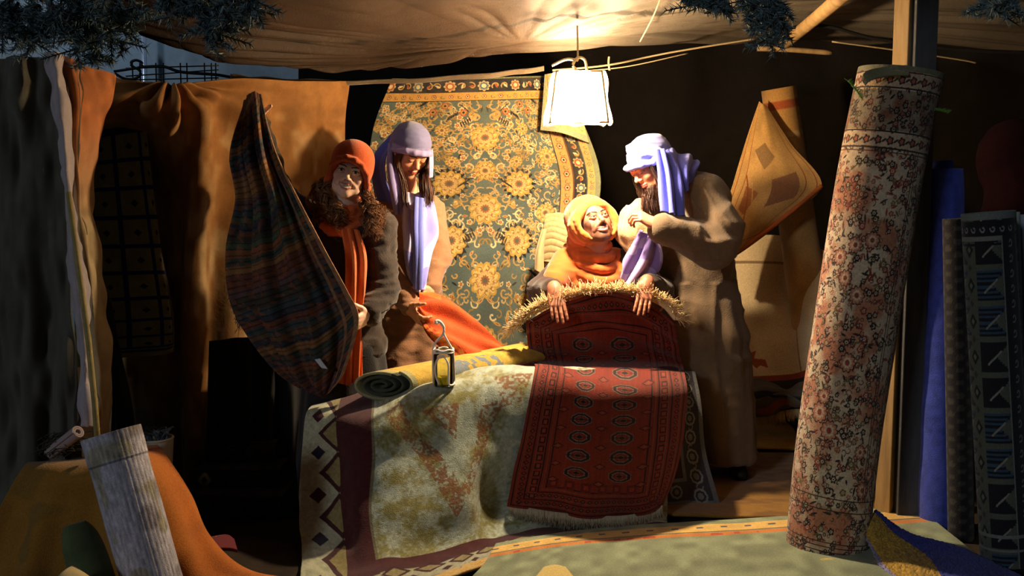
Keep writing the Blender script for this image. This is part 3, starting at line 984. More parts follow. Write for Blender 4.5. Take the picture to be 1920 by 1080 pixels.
# the lamp
def lamp():
    root = thing('hanging_lamp', 'glowing square cloth lamp hanging from the roof above the rugs', 'lamp', LAMP + [0, 0, .16])
    ms = bpy.data.materials.new('lit_gauze'); ms.use_nodes = True
    nt = ms.node_tree; nt.nodes.clear(); N = nt.nodes.new; L = nt.links.new
    out = N('ShaderNodeOutputMaterial'); tr = N('ShaderNodeBsdfTransparent'); tr.inputs[0].default_value = (1, .93, .8, 1)
    em = N('ShaderNodeEmission'); em.inputs[0].default_value = (1, .84, .55, 1)
    at = N('ShaderNodeAttribute'); at.attribute_name = 'Col'
    ml = N('ShaderNodeMath'); ml.operation = 'MULTIPLY'; ml.inputs[1].default_value = 5.0
    sp = N('ShaderNodeSeparateColor'); L(at.outputs['Color'], sp.inputs[0]); L(sp.outputs[0], ml.inputs[0]); L(ml.outputs[0], em.inputs[1])
    tl = N('ShaderNodeBsdfTranslucent'); tl.inputs[0].default_value = (.9, .8, .6, 1)
    ad = N('ShaderNodeAddShader'); L(em.outputs[0], ad.inputs[0]); L(tl.outputs[0], ad.inputs[1])
    mx = N('ShaderNodeMixShader'); mx.inputs[0].default_value = .42
    L(tr.outputs[0], mx.inputs[1]); L(ad.outputs[0], mx.inputs[2]); L(mx.outputs[0], out.inputs[0])
    nu, nv = 160, 60
    c0 = P(1083, 185, 4.76)
    t = np.linspace(0, 1, nu, endpoint=False)
    S = np.zeros((nv, nu, 3)); C_ = np.ones((nv, nu, 3))
    for j in range(nv):
        v = j / (nv - 1)
        hw = .100 + .030 * v ** .8 + .004 * math.sin(v * 9)
        z = .112 - .222 * v
        a = 2 * PI * t + PI / 4 + .12
        r = hw / np.maximum(np.abs(np.cos(a - .12)), np.abs(np.sin(a - .12)))
        r = np.minimum(r, hw * 1.3) * (1 + .02 * np.sin(9 * a + 5 * v))
        seam = np.abs(((a - .12 - PI / 4) / (PI / 2) + .5) % 1 - .5)
        C_[j] = np.clip(.15 + seam * 5, .15, 1)[:, None] * (.35 if .90 < v < .94 or v < .05 else 1)
        S[j, :, 0] = c0[0] + r * np.cos(a); S[j, :, 1] = c0[1] + r * np.sin(a)
        S[j, :, 2] = c0[2] + z + (.006 * np.sin(7 * a) * v if v > .9 else 0)
    col = C_
    V = S.reshape(-1, 3)
    link_mesh('lamp_shade', V, grid_faces(nv, nu, True), ms, root, col)
    # bare wire frame and hanging ring
    cs = []
    fr = []
    for hw, z in ((.095, .108), (.122, -.104)):
        pts = [c0 + np.array([x * hw, y * hw, z]) for x, y in ((-1, -1), (1, -1), (1, 1), (-1, 1), (-1, -1))]
        fr.append((np.array(pts), .004)); cs.append(pts)
    for i in range(4): fr.append((np.array([cs[0][i], cs[1][i]]), .004))
    fr.append((np.array([cs[0][0], cs[0][2]]), .003)); fr.append((np.array([cs[0][1], cs[0][3]]), .003))
    tubes('lamp_frame', fr, mat('lamp_wire', (200, 160, 90), rough=.5), root, 6)
    top = c0 + [0, 0, .112]
    tubes('hanging_loop', [(spline([top, top + [-.02, 0, .03], top + [.0, 0, .06], top + [.03, 0, .05], top + [.04, 0, .0]], 20), .006),
                          (spline([top + [0, 0, .05], top + [-.05, .02, .055], top + [-.11, .03, .03]], 12), .006),
                          (spline([top + [0, 0, .05], top + [0, .02, .12], top + [0, .06, .2]], 12), .004)], M_ROPE, root, 8)
    # glass bulb
    cb = LAMP
    s = Solid().ell(cb, (.026, .026, .03)).cap(cb, cb + [0, 0, .05], .014, .014)
    mb = mat('bulb_glass', (255, 240, 210), rough=.3, emis=(255, 225, 170), estr=30.0, alpha=.12)
    V, Fq = s.build(.004)
    sk = tubes('bulb_socket', [(np.array([cb + [0, 0, .05], c0 + [0, 0, .11]]), .018)], M_BLACK, root, 12)
    link_mesh('bulb', V, Fq, mb, sk)


lamp()

# ------------------------------------------------------------------ the carpets
def patcol(p):
    return p.a


# 1. big hanging carpet
k = 1.25
pp = persian(437, 555, k)
hcar = [[(735, 147, 5.6), (800, 148, 5.62), (880, 146, 5.6), (960, 144, 5.61), (1012, 142, 5.6), (1048, 140, 5.6)],
        [(700, 240, 5.6), (790, 238, 5.63), (880, 236, 5.6), (965, 234, 5.61), (1025, 234, 5.58), (1098, 240, 5.52)],
        [(690, 330, 5.6), (785, 330, 5.62), (880, 330, 5.59), (968, 330, 5.61), (1048, 330, 5.57), (1127, 330, 5.46)],
        [(690, 430, 5.6), (785, 430, 5.61), (880, 430, 5.6), (968, 430, 5.61), (1046, 430, 5.58), (1120, 425, 5.5)],
        [(690, 560, 5.6), (785, 560, 5.6), (880, 560, 5.6), (968, 560, 5.6), (1046, 560, 5.58), (1124, 560, 5.54)],
        [(690, 700, 5.6), (785, 700, 5.6), (880, 700, 5.58), (968, 700, 5.58), (1046, 700, 5.56), (1124, 700, 5.54)]]
Sg = surf(hcar, pp.w, pp.h)
o = cloth('hanging_carpet', None, 0, 0, pp.a, M_RUG, 0.01, S=Sg, folds=[(2.5, .008, .2, .1)], wrinkle=(.008, (.3, .3, .25), 3))
tag(o, 'large floral carpet of blue, ochre and cream hanging behind the group', 'carpet')


def flapcol(U, V):
    b = np.empty(U.shape + (3,)); b[:] = lin((206, 166, 108))
    n = noise3(np.stack([U * 26, V * 26, 0 * U], -1), (1, 1, 1), 2)[..., None]
    b = b * (1 - .35 * (n > .6)) + lin((170, 96, 60)) * .3 * (n > .66)
    b[(V > .90) | (U < .07)] = lin((146, 146, 112)); b[(np.abs(U - .2) < .02) & (V < .8)] = lin((120, 100, 70))
    return b


cl_ = cloth('folded_corner', [[(1022, 140, 5.52), (1034, 138, 5.5), (1052, 138, 5.5)], [(1018, 195, 5.5), (1050, 196, 5.46), (1085, 205, 5.5)],
                          [(1014, 244, 5.5), (1055, 250, 5.44), (1104, 268, 5.47)]], 110, 110, flapcol, M_RUG, .01, o)
cl_['label'] = 'tan folded-over top right corner of the carpet'

# 2. table under the rugs
tb = thing('market_table', 'low wooden table hidden under the pale rug', 'table', (0.02, 4.68, 0))
box('tabletop', (0.02, 4.72, .49), (1.24, .30, .03), M_DWOOD, tb)
for x in (-.54, .56):
    for y in (4.62, 4.82):
        box('leg', (x, y, .237), (.05, .05, .474), M_DWOOD, tb)

# 3. pale rug draped over the table
trc = [[(596, 758, 4.62), (648, 735, 4.68), (705, 712, 4.75), (850, 694, 4.82), (1010, 684, 4.9), (1250, 690, 4.95)],
       [(575, 782, 4.44), (632, 784, 4.36), (700, 782, 4.27), (800, 731, 4.37), (1003, 706, 4.56), (1250, 726, 4.66)],
       [(566, 872, 4.42), (636, 866, 4.30), (704, 868, 4.20), (850, 850, 4.29), (985, 830, 4.46), (1250, 850, 4.66)],
       [(566, 970, 4.32), (640, 962, 4.18), (697, 960, 4.10), (850, 945, 4.19), (962, 930, 4.44), (1250, 930, 4.58)],
       [(567, 1060, 4.00), (650, 1062, 3.93), (708, 1056, 3.95), (850, 1028, 4.12), (970, 1000, 4.29), (1250, 984, 4.40)],
       [(556, 1134, 3.57), (645, 1126, 3.60), (722, 1108, 3.69), (850, 1070, 3.87), (985, 1034, 4.07), (1260, 1008, 4.23)]]
upar = [0, .105, .205, .41, .63, 1.0]; vpar = [0, .15, .40, .63, .86, 1.0]
W_, H_, k = 690, 430, .95
p = Pat(int(H_ * k), int(W_ * k), (168, 172, 146), k)
n = noise2(p.h, p.w, 30 * k, 5)[..., None] * .5 + noise2(p.h, p.w, 9 * k, 6)[..., None] * .3 + noise2(p.h, p.w, 3 * k, 7)[..., None] * .2
q = np.clip((n - .42) / .25, 0, 1)
p.a = lin((174, 184, 168)) * (1 - q) + lin((138, 134, 82)) * q
x1, x2 = .105 * W_, .205 * W_
yb = .86 * H_
# rusty motifs of the field
RM = (134, 88, 52)
msk = p.a.copy()
p.poly([(188, 95), (224, 92), (300, 250), (288, 300)], RM)
p.poly([(395, 110), (368, 100), (292, 245), (288, 300)], RM)
p.poly([(262, 100), (330, 100), (297, 150)], RM)
p.poly([(380, 62), (430, 62), (420, 110), (392, 116)], RM)
p.poly([(180, 70), (228, 66), (232, 98), (190, 100)], RM)
nn = (noise2(p.h, p.w, 3.0 * k, 21) * .6 + noise2(p.h, p.w, 12 * k, 22) * .4)
keep = np.clip((nn - .40) * 6, 0, .9)[..., None]
p.a = msk * (1 - keep) + p.a * keep
# maroon band and cream border, left and near side
p.rect(x1, 0, x2, H_, (74, 26, 30)); p.rect(x1, yb, W_, yb + .06 * H_, (74, 26, 30))
p.rect(0, 0, x1, H_, (186, 188, 158)); p.rect(0, yb + .065 * H_, W_, H_, (176, 176, 150))
p.rect(x1 - 3, 0, x1 + 2, yb + 26, (150, 150, 126)); p.rect(x2 - 2, 0, x2 + 2, yb, (116, 112, 84))
for i, y in enumerate(range(-20, 420, 84)):
    p.diamond(x1 - 2, y + 42, 40, 42, (66, 24, 28)); p.diamond(x1 - 2, y + 42, 28, 31, (150, 138, 88))
    p.diamond(30, y, 14, 15, (66, 24, 28) if i % 2 else (40, 36, 58))
    p.rect(x1, 0, x2 - 2, 0, RM)
p.rect(x1 + 2, 0, x2 - 2, yb + 26, (74, 26, 30))
for i, x in enumerate(range(40, W_, 66)):
    p.diamond(x, yb + 30, 32, 13, (66, 24, 28)); p.diamond(x, yb + 30, 22, 8, (150, 138, 96)); p.diamond(x + 33, yb + 46, 12, 6, (66, 24, 28))
mo = noise2(p.h, p.w, 5 * k, 31)[..., None]
p.a *= .8 + .4 * mo
Sg = surf(trc, p.w, p.h, vpar, upar)
o = cloth('draped_rug', None, 0, 0, p.a, M_RUG, .012, S=Sg, wrinkle=(.012, (.15, .15, .3), 9),
          disp=lambda U, V: -.014 * np.sin(2 * PI * (U * 4.2 + .3)) * np.clip((V - .3) * 3, 0, 1) * np.clip((.95 - V) * 8, 0, 1))
tag(o, 'pale green rug with maroon band and diamond border draped over the table', 'rug')

# 4. dark rug with ring border at the table's right end
p = Pat(400, 230, (52, 26, 30), 1.5)
n = noise2(400, 230, 14, 3)[..., None]
p.a = p.a * (.6 + .8 * n)
p.rect(92, 0, 154, 270, (104, 106, 108)); p.rect(0, 222, 154, 270, (104, 106, 108))
p.rect(100, 0, 144, 262, (58, 56, 64)); p.rect(0, 228, 144, 260, (58, 56, 64))
for y in range(16, 260, 34):
    p.rosette(122, y, 14, 8, [(1, (132, 132, 128), .1), (.72, (52, 50, 58), .1), (.45, (120, 112, 104), .2)])
    p.curl(122, y + 17, 9, y, 4, 2.4, (126, 120, 116))
for x in range(14, 100, 30):
    p.rosette(x, 244, 12, 8, [(1, (132, 132, 128), .1), (.7, (52, 50, 58), .1), (.4, (120, 112, 104), .2)])
rc2 = [[(1180, 692, 4.78), (1260, 690, 4.78), (1302, 698, 4.80)], [(1180, 760, 4.66), (1262, 756, 4.68), (1312, 758, 4.74)],
       [(1180, 850, 4.60), (1262, 848, 4.64), (1320, 846, 4.70)], [(1180, 944, 4.60), (1272, 946, 4.64), (1347, 942, 4.68)]]
o = cloth('ring_border_rug', None, 0, 0, p.a, M_RUG, .01, S=surf(rc2, p.w, p.h), folds=[(1.5, .012, .1, .1)])
tag(o, 'dark rug with a grey ringed border hanging right of the red rug', 'rug')

# 5. red rug held up over the table
redc = [[(986, 604, 4.83), (1058, 566, 4.80), (1122, 549, 4.79), (1190, 556, 4.80), (1262, 604, 4.83)],
        [(990, 645, 4.88), (1063, 630, 4.86), (1125, 624, 4.85), (1196, 630, 4.86), (1272, 650, 4.88)],
        [(1000, 682, 4.91), (1070, 680, 4.90), (1130, 681, 4.89), (1203, 678, 4.90), (1280, 690, 4.90)],
        [(1003, 700, 4.50), (1073, 708, 4.42), (1130, 720, 4.40), (1205, 722, 4.45), (1284, 718, 4.62)],
        [(986, 800, 4.42), (1060, 800, 4.34), (1125, 802, 4.32), (1200, 802, 4.38), (1280, 792, 4.52)],
        [(966, 890, 4.41), (1045, 894, 4.32), (1120, 900, 4.31), (1190, 904, 4.36), (1264, 880, 4.48)],
        [(954, 948, 4.40), (1030, 960, 4.34), (1108, 968, 4.34), (1180, 968, 4.38), (1242, 948, 4.44)]]
k = 1.25
pb_ = bokhara(450, 300, k)
Sg = surf(redc, pb_.w, pb_.h, [0, .15, .28, .38, .60, .82, 1])
rd = cloth('held_rug', None, 0, 0, pb_.a, M_RUG, .008, S=Sg,
           disp=lambda U, V: -.012 * np.sin(2 * PI * (U * 2.3 + .2 * V)) * np.clip(V * 3 - .6, 0, 1) - .012 * np.sin(2 * PI * (V * 9 - 2.5 * U)) * np.clip(1 - V * 3.2, 0, 1)
           - .010 * noise3(np.stack([U * 7, V * 9, 0 * U], -1), (1, 1, 1), 6))
tag(rd, 'dark red rug with rows of medallions held up by its cream fringe', 'rug')
# fringes (lengths of yarn)
def fringe(name, edge, dirs, L, n, r, c, parent, seed=1, wav=.3, label=None):
    rs = np.random.RandomState(seed)
    q = np.sort(rs.rand(n)); E = cv(q, len(edge)) @ edge; D = cv(q, len(dirs)) @ dirs
    paths, cols = [], []
    for e, d in zip(E, D):
        d = d / np.linalg.norm(d); j = rs.randn(3) * wav
        L_ = L * rs.uniform(.6, 1.1)
        p1 = e + d * L_ * .5 + j * L_ * .15; p2 = e + (d + j) * L_
        paths.append((spline([e - d * .006, p1, p2], 5), np.linspace(r, r * .5, 5)))
        cols.append(lin(c) * rs.uniform(.75, 1.1))
    o_ = tubes(name, paths, mat('fringe_yarn', rough=.9, sheen=.2), parent, 3, cols)
    tag(o_, kind='stuff')
    if label: o_['label'] = label
    return o_


ft = P([962, 985, 1010, 1058, 1122, 1190, 1240, 1266], [612, 600, 583, 563, 549, 554, 572, 600], [4.84, 4.83, 4.82, 4.80, 4.79, 4.80, 4.82, 4.83])
fd = np.array([[-.6, -.2, -.6], [-.6, -.3, -.1], [-.4, -.5, .5], [-.1, -.6, .8], [.0, -.6, .8], [.2, -.6, .8], [.6, -.4, .6], [.7, -.3, .0]])
fringe('top_fringe', ft, fd, .048, 2600, .0024, (238, 206, 150), rd, 3, .35, 'cream fluffy fringe')
fb = P([954, 1030, 1108, 1180, 1242], [948, 961, 969, 968, 950], [4.40, 4.33, 4.33, 4.37, 4.43])
fringe('bottom_fringe', fb, np.array([[0, -.2, -1.]] * 5), .05, 1500, .0018, (176, 160, 132), rd, 4, .12, 'grey cream fringe')

# 6. striped dark rug held up by the first woman
srg = [[(462, 190, 4.50), (469, 178, 4.48), (478, 172, 4.47), (488, 180, 4.49)],
       [(441, 285, 4.50), (467, 285, 4.46), (492, 283, 4.45), (514, 285, 4.47)],
       [(452, 372, 4.50), (486, 378, 4.45), (522, 375, 4.43), (558, 370, 4.44)],
       [(434, 466, 4.50), (488, 480, 4.42), (548, 470, 4.39), (606, 460, 4.40)],
       [(440, 560, 4.50), (500, 566, 4.41), (580, 560, 4.37), (654, 548, 4.38)],
       [(476, 628, 4.48), (530, 645, 4.41), (600, 645, 4.37), (676, 598, 4.36)],
       [(540, 702, 4.45), (570, 716, 4.42), (602, 722, 4.39), (652, 684, 4.37)],
       [(598, 738, 4.42), (604, 741, 4.42), (608, 742, 4.41), (618, 736, 4.40)]]


def stripecol(U, V):
    rs = np.random.RandomState(4)
    t = V * 1.0 + .10 * (U - .5) + .012 * (noise3(np.stack([U * 6, V * 6, 0 * U], -1), (1, 1, 1), 4) - .5)
    pal = [(62, 72, 62), (98, 78, 58), (56, 58, 66), (128, 82, 54), (76, 84, 66), (104, 64, 52), (66, 60, 52), (138, 100, 62), (62, 72, 74), (92, 70, 68)]
    cols = np.array([lin(pal[rs.randint(len(pal))]) for _ in range(64)])
    b = cols[np.clip((t * 44).astype(int), 0, 63)]
    fine_ = np.clip((t * 230).astype(int), 0, 400) % 4 == 0
    b = np.where(fine_[..., None], b * .45, b)
    mot = noise3(np.stack([U * 30, V * 110, 0 * U], -1), (1, 1, 1), 9)
    b = np.where((mot > .68)[..., None], b * .6 + lin((150, 84, 46)) * .4, b)
    low = np.clip((V - .72) * 5, 0, 1)[..., None] * .5
    b = b * (1 - low) + lin((92, 48, 58)) * low
    b = np.where((U > .955)[..., None], lin((176, 130, 92)) * (.6 + .5 * mot[..., None]), b)
    b = np.where(((U > .86) & (U < .89))[..., None], lin((160, 118, 84)) * (.6 + .5 * mot[..., None]), b)
    return b


st = cloth('striped_rug', srg, 200, 460, stripecol, M_RUGFLAT, .006,
           disp=lambda U, V: (-.020 * np.sin(2 * PI * (U * 3.2 + .15)) - .009 * np.sin(2 * PI * (U * 8 + .3 * V)) + .022 * np.exp(-((U - .88) / .03)**2)) * np.clip(V * 6, .15, 1) * np.clip((1 - V) * 6, .2, 1)
           - .01 * noise3(np.stack([U * 8, V * 5, 0 * U], -1), (1, 1, 1), 3))
tag(st, 'dark striped rug held up diagonally by the woman in the rust hat', 'rug')
fringe('side_fringe', P([436, 438, 452], [470, 540, 600], [4.5, 4.5, 4.48]), np.array([[-.2, 0, -1.]] * 3), .06, 160, .0016, (96, 56, 48), st, 8, .15)
q_ = cloth('care_label', [[(590, 674, 4.335), (600, 672, 4.335)], [(603, 690, 4.335), (615, 692, 4.335)]], 8, 8, (210, 214, 226), M_CLOTH, .003, st)
q_['label'] = 'small white cloth label'

# 7. yellow rug rolled up on the table
def spiral_roll(name, a, b, r0, turns, gap, colf, m, label, flat=1.0, nu=240, nv=160, parent=None, cat='rolled rug', out=0.0, up=(0, 0, 1), ph=0, fn=None, thick=.008, skew=0.0):
    """sheet wound about the axis a->b; outer radius r0; skew = slant of the end face"""
    a, b = np.asarray(a, float), np.asarray(b, float)
    ax_ = b - a; L = np.linalg.norm(ax_); ax_ /= L
    up = np.asarray(up, float); e1 = np.cross(up, ax_); e1 /= np.linalg.norm(e1); e2 = np.cross(ax_, e1); e1 = e1 + skew * ax_
    th = np.linspace(0, turns * 2 * PI, nu)
    r = r0 - gap * th / (2 * PI)
    t = np.linspace(0, 1, nv)
    rr = np.broadcast_to(r[None, :], (nv, nu)).copy()
    if fn is not None: rr = rr * fn(t[:, None], th[None, :])
    c_, s_ = np.cos(th + ph), np.sin(th + ph)
    S_ = a + ax_ * L * t[:, None, None] + rr[..., None] * (c_[None, :, None] * e1 + s_[None, :, None] * e2 * flat)
    UU, VV = np.meshgrid(th / (2 * PI), t)
    col = colf(UU, VV) if callable(colf) else np.broadcast_to(lin(colf), (nv, nu, 3))
    o_ = link_mesh(name, S_, grid_faces(nv, nu), m, parent, col)
    md = o_.modifiers.new('thickness', 'SOLIDIFY'); md.thickness = thick; md.offset = 0
    if label: tag(o_, label, cat)
    return o_


def yelcol(U, V):
    b = np.empty(U.shape + (3,)); b[:] = lin((204, 170, 72))
    n = noise3(np.stack([U * 22, V * 40, 0 * U], -1), (1, 1, 1), 5)
    mk = (V > .28) & (V < .62) & (n > .52) & (np.sin(U * 2 * PI * 3) > -.6)
    b[mk] = lin((120, 130, 138))
    b[(V < .035)] = lin((170, 166, 120))
    mk2 = U > .98
    b[mk2] = lin((72, 78, 60))
    return b * (.8 + .35 * n[..., None])


spiral_roll('yellow_roll', P(714, 722, 4.40), P(985, 666, 4.98), .102, 3.4, .027, yelcol, M_RUG,
            'yellow rug rolled up lying across the table behind the lantern', .64, 420, 150, ph=2.2, thick=.012, skew=-.8)

# 8. orange rug in the second woman's hands
def orgcol(U, V):
    b = np.empty(U.shape + (3,)); b[:] = lin((220, 88, 36))
    n = noise3(np.stack([U * 20, V * 12, 0 * U], -1), (1, 1, 1), 5)
    e = (V > .80) | (U > .80)
    w = np.sin(U * 60 + 5 * np.sin(V * 14)) * np.sin(V * 30 + 4 * np.sin(U * 18))
    b[e & (w > .15)] = lin((226, 132, 44)); b[e & (w < -.6)] = lin((150, 40, 24))
    b[(V > .97) | (U > .985)] = lin((150, 34, 30))
    b[(V < .12) & (U < .3)] = lin((222, 120, 48))
    return b * (.82 + .3 * n[..., None])


og = [[(786, 552, 4.93), (815, 552, 4.92), (842, 562, 4.90), (892, 606, 4.90), (938, 645, 4.92), (977, 670, 4.95)],
      [(786, 572, 4.86), (812, 590, 4.83), (845, 615, 4.82), (888, 648, 4.82), (930, 668, 4.86), (975, 676, 4.90)],
      [(784, 590, 4.82), (803, 628, 4.77), (838, 655, 4.74), (888, 688, 4.72), (930, 690, 4.78), (970, 684, 4.86)]]
o = cloth('orange_rug', og, 230, 120, orgcol, M_RUG, .007,
          disp=lambda U, V: -.014 * np.sin(2 * PI * (V * 1.6 + .2 * U)) * (1 - U * .5) - .008 * np.sin(2 * PI * (V * 3 + 2 * U)))
tag(o, 'bright orange red rug held by the woman in the blue headscarf', 'rug')
o = cloth('dark_red_rug', [[(870, 690, 4.78), (930, 680, 4.86), (1003, 676, 4.92)], [(878, 700, 4.70), (935, 692, 4.76), (1003, 686, 4.80)]], 60, 24,
          (96, 28, 26), M_RUG, .012, wrinkle=(.012, (.06, .06, .06), 3))
tag(o, 'dark red folded rug edge lying between orange and red rugs', 'rug')

# yellow cushion-like roll end behind it
o = spiral_roll('yellow_roll', P(985, 668, 5.05), P(1010, 660, 5.2), .045, 2.6, .014, (206, 168, 78), M_RUG, 'short yellow roll end just left of the red rug\'s edge', 1, 150, 20, ph=1)

# ------------------------------------------------------------------ right-hand side rolls
# 9. big leaning floral roll
def bigroll():
    a = P(1690, 134, 4.20); b = P(1551, 1026, 4.12)
    k_ = 210.0       # grid points per metre
    L = np.linalg.norm(b - a); circ = 2 * PI * .152
    nv, nu = 900, 560
    p = Pat(nv, nu, (196, 172, 142), 1.0)
    n = noise2(nv, nu, 60, 3)[..., None] * .6 + noise2(nv, nu, 22, 4)[..., None] * .4
    q = np.clip((n - .42) / .2, 0, 1)
    p.a = lin((204, 184, 156)) * (1 - q) + lin((182, 122, 92)) * q
    rs = random.Random(9)
    pal = [(52, 42, 40), (150, 70, 56), (66, 56, 48), (128, 60, 50), (112, 96, 66), (40, 36, 40)]
    for i in range(4600):
        x, y = rs.uniform(0, nu), rs.uniform(0, nv); c = rs.choice(pal); R = rs.uniform(3.5, 8.5)
        kd = rs.random()
        if kd < .45: p.rosette(x, y, R, 5 if i % 2 else 6, [(1, c, .35), (.45, (206, 180, 150), .2), (.2, c, 0)])
        elif kd < .75: p.leaf(x, y, rs.uniform(0, 3.1), R * 1.3, 2.2, c)
        else: p.curl(x, y, R, rs.uniform(0, 6), 4, 1.8, c)
    for i in range(26):
        x, y = rs.uniform(0, nu), rs.uniform(270, nv - 120); R = rs.uniform(14, 22)
        p.rosette(x, y, R, 10, [(1, (70, 48, 44), .25), (.85, (196, 130, 104), .25), (.55, (214, 190, 160), .3), (.3, (150, 70, 56), .2)])
    def band(y0, y1, c):
        p.rect(0, y0, nu, y1, c)
        for x in range(0, nu, 26):
            p.rosette(x, (y0 + y1) / 2, (y1 - y0) * .36, 5, [(1, (52, 44, 44), .3), (.5, (176, 96, 74), .2)])
            p.leaf(x + 13, (y0 + y1) / 2, .6, 7, 2.2, (60, 50, 46))
    p.rect(0, 0, nu, 10, (122, 120, 96))
    band(14, 38, (186, 160, 134)); p.rect(0, 11, nu, 13, (44, 38, 40)); p.rect(0, 39, nu, 42, (44, 38, 40))
    y0 = 44
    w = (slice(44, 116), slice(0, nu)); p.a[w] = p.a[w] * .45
    band(122, 146, (196, 172, 144)); p.rect(0, 117, nu, 120, (44, 38, 40)); p.rect(0, 147, nu, 150, (44, 38, 40)); p.rect(0, 154, nu, 156, (90, 60, 50))
    for y in (790, 812): p.rect(0, y, nu, y + 2.5, (56, 46, 44))
    for y in (872, 880, 889): p.rect(0, y, nu, y + 2.2, (66, 52, 48))
    # lengthwise border stripes near the roll's left visible edge
    for x in (330, 344, 368, 374): p.rect(x, 150, x + 2.5, nv - 110, (60, 48, 46))
    p.a *= (.85 + .3 * noise2(nv, nu, 4, 12))[..., None]
    ax_ = (b - a); Ln = np.linalg.norm(ax_); ax_ /= Ln
    e1 = np.cross([0, 1, 0], ax_); e1 /= np.linalg.norm(e1); e2 = np.cross(ax_, e1)
    t = np.linspace(0, 1, nv)[:, None]; th = np.linspace(0, 2 * PI, nu)[None, :]
    r = .150 + .006 * np.sin(th * 2 + 1) + .004 * np.sin(9 * t + th) + 0 * t
    top = 1 + .0 * t
    S_ = a + ax_ * Ln * t[..., None] + r[..., None] * (np.cos(th)[..., None] * e1 + np.sin(th)[..., None] * e2)
    # a shallow sag along the length
    S_[..., 0] += (.028 * np.sin(PI * t)) * -1
    root = thing('rolled_carpet', 'tall cream and red floral carpet roll leaning on the posts', 'rolled carpet', b)
    o_ = link_mesh('outer_wrap', S_, grid_faces(nv, nu), M_RUG, root, p.a)
    md = o_.modifiers.new('thickness', 'SOLIDIFY'); md.thickness = .008; md.offset = -1
    # the wound layers seen at the top
    spiral_roll('inner_layers', a + ax_ * -.0, b - ax_ * .02, .140, 5, .02, (120, 122, 92), M_RUG, None, 1, 260, 12, root, up=(0, 1, 0), thick=.01)
    c_ = cloth('loose_corner', [[(1616, 150, 4.06), (1624, 134, 4.05), (1664, 126, 4.1), (1700, 124, 4.12)], [(1622, 160, 4.05), (1634, 150, 4.04), (1668, 142, 4.05), (1705, 140, 4.04)]],
               60, 16, (120, 122, 92), M_RUG, .008, root)
    c_['label'] = 'frayed olive edge'


bigroll()
# leaf sprigs beside the roll
def sprig(x0, y0, x1, y1, Y, label, seed):
    rs = np.random.RandomState(seed)
    pts = spline([P(x0, y0, Y), P((x0 + x1) / 2 + 3, (y0 + y1) / 2, Y), P(x1, y1, Y)], 20)
    paths = [(pts, .0015)]
    for i in range(2, 20):
        for s in (-1, 1):
            paths.append((np.array([pts[i], pts[i] + [s * .014 * rs.uniform(.6, 1), rs.uniform(-.01, .01), .010]]), [.0018, .0006]))
    tag(tubes('green_sprig', paths, mat('leaf_green', (96, 150, 70), rough=.5), None, 4), label, 'sprig')


sprig(1618, 188, 1590, 152, 4.08, 'small green feathery sprig left of the big roll\'s top', 1)
sprig(1752, 206, 1778, 212, 4.06, 'tiny green sprig right of the big roll', 2)

# 10. blue roll behind
def bluecol(U, V):
    b = np.empty(U.shape + (3,)); b[:] = lin((58, 74, 170))
    n = noise3(np.stack([U * 30, V * 60, 0 * U], -1), (1, 1, 1), 5)
    return b * (.75 + .5 * n[..., None])


spiral_roll('blue_roll', P(1768, 318, 4.52), P(1760, 990, 4.42), .088, 3.5, .02, bluecol, M_RUG,
            'royal blue rug roll standing upright right of the big floral roll', 1, 240, 160, fn=lambda t, th: 1 - .10 * np.exp(-t * 14) + .02 * np.sin(t * 30), ph=.8)
# steps of the telescoped inner layers
spiral_roll('blue_roll', P(1762, 302, 4.535), P(1764, 345, 4.53), .052, 2.2, .016, bluecol, M_RUG, 'narrow blue roll end poking out of the blue rug roll', 1, 120, 20)

# 11. dark rug with stepped geometric pattern
def geocol():
    nv, nu = 620, 420
    p = Pat(nv, nu, (84, 90, 80), 1)
    D, B = (26, 26, 34), (48, 72, 96)
    for i, y in enumerate(range(-30, nv, 62)):
        for x in range(-40, nu, 96):
            c = B if i % 4 in (2, 3) else D
            cx = x + 30; cy = y + 30
            for q_ in range(6):          # stepped half diamonds pointing to each other
                p.rect(cx - 34 + q_ * 5, cy - 26 + q_ * 4, cx + 34, cy - 21 + q_ * 4 + 2, c if q_ % 2 == 0 else D)
                p.rect(cx - 34 + q_ * 5, cy + 20 - q_ * 4, cx + 34, cy + 26 - q_ * 4, D if q_ % 2 == 0 else c)
            p.line([(cx - 18, cy - 10), (cx + 14, cy + 12)], 4, (130, 132, 122))
            p.diamond(cx + 52, cy, 13, 15, D); p.diamond(cx + 52, cy, 6, 7, (110, 112, 100))
            p.diamond(cx + 52, cy + 31, 7, 8, (60, 60, 58)); p.line([(cx + 52, cy - 30), (cx + 52, cy + 30)], 2, D)
    for x0 in (150,):
        p.rect(x0 - 52, 0, x0, nv, (30, 30, 40)); p.rect(x0 - 4, 0, x0, nv, (120, 124, 120)); p.rect(x0 - 50, 0, x0 - 47, nv, (110, 112, 112))
        for y in range(0, nv, 26): p.curl(x0 - 26, y, 8, 1, 5, 3, (120, 118, 124))
    p.rect(0, 0, nu, 12, (112, 122, 118)); p.rect(0, 14, nu, 40, D)
    for x in range(0, nu, 24): p.curl(x, 27, 7, 0, 5, 3, (130, 130, 140))
    p.rect(x0, 40, nu, 48, (120, 124, 118)); p.rect(x0, 52, nu, 56, D)
    p.rect(0, nv - 60, nu, nv - 54, (120, 124, 118)); p.rect(0, nv - 34, nu, nv - 30, (120, 124, 118))
    return p.a


def geof(U, V):
    A = geocol(); j = np.clip((V * (A.shape[0] - 1)).astype(int), 0, A.shape[0] - 1)
    i = np.clip(((U % 1) * (A.shape[1] - 1)).astype(int), 0, A.shape[1] - 1)
    return A[j, i]


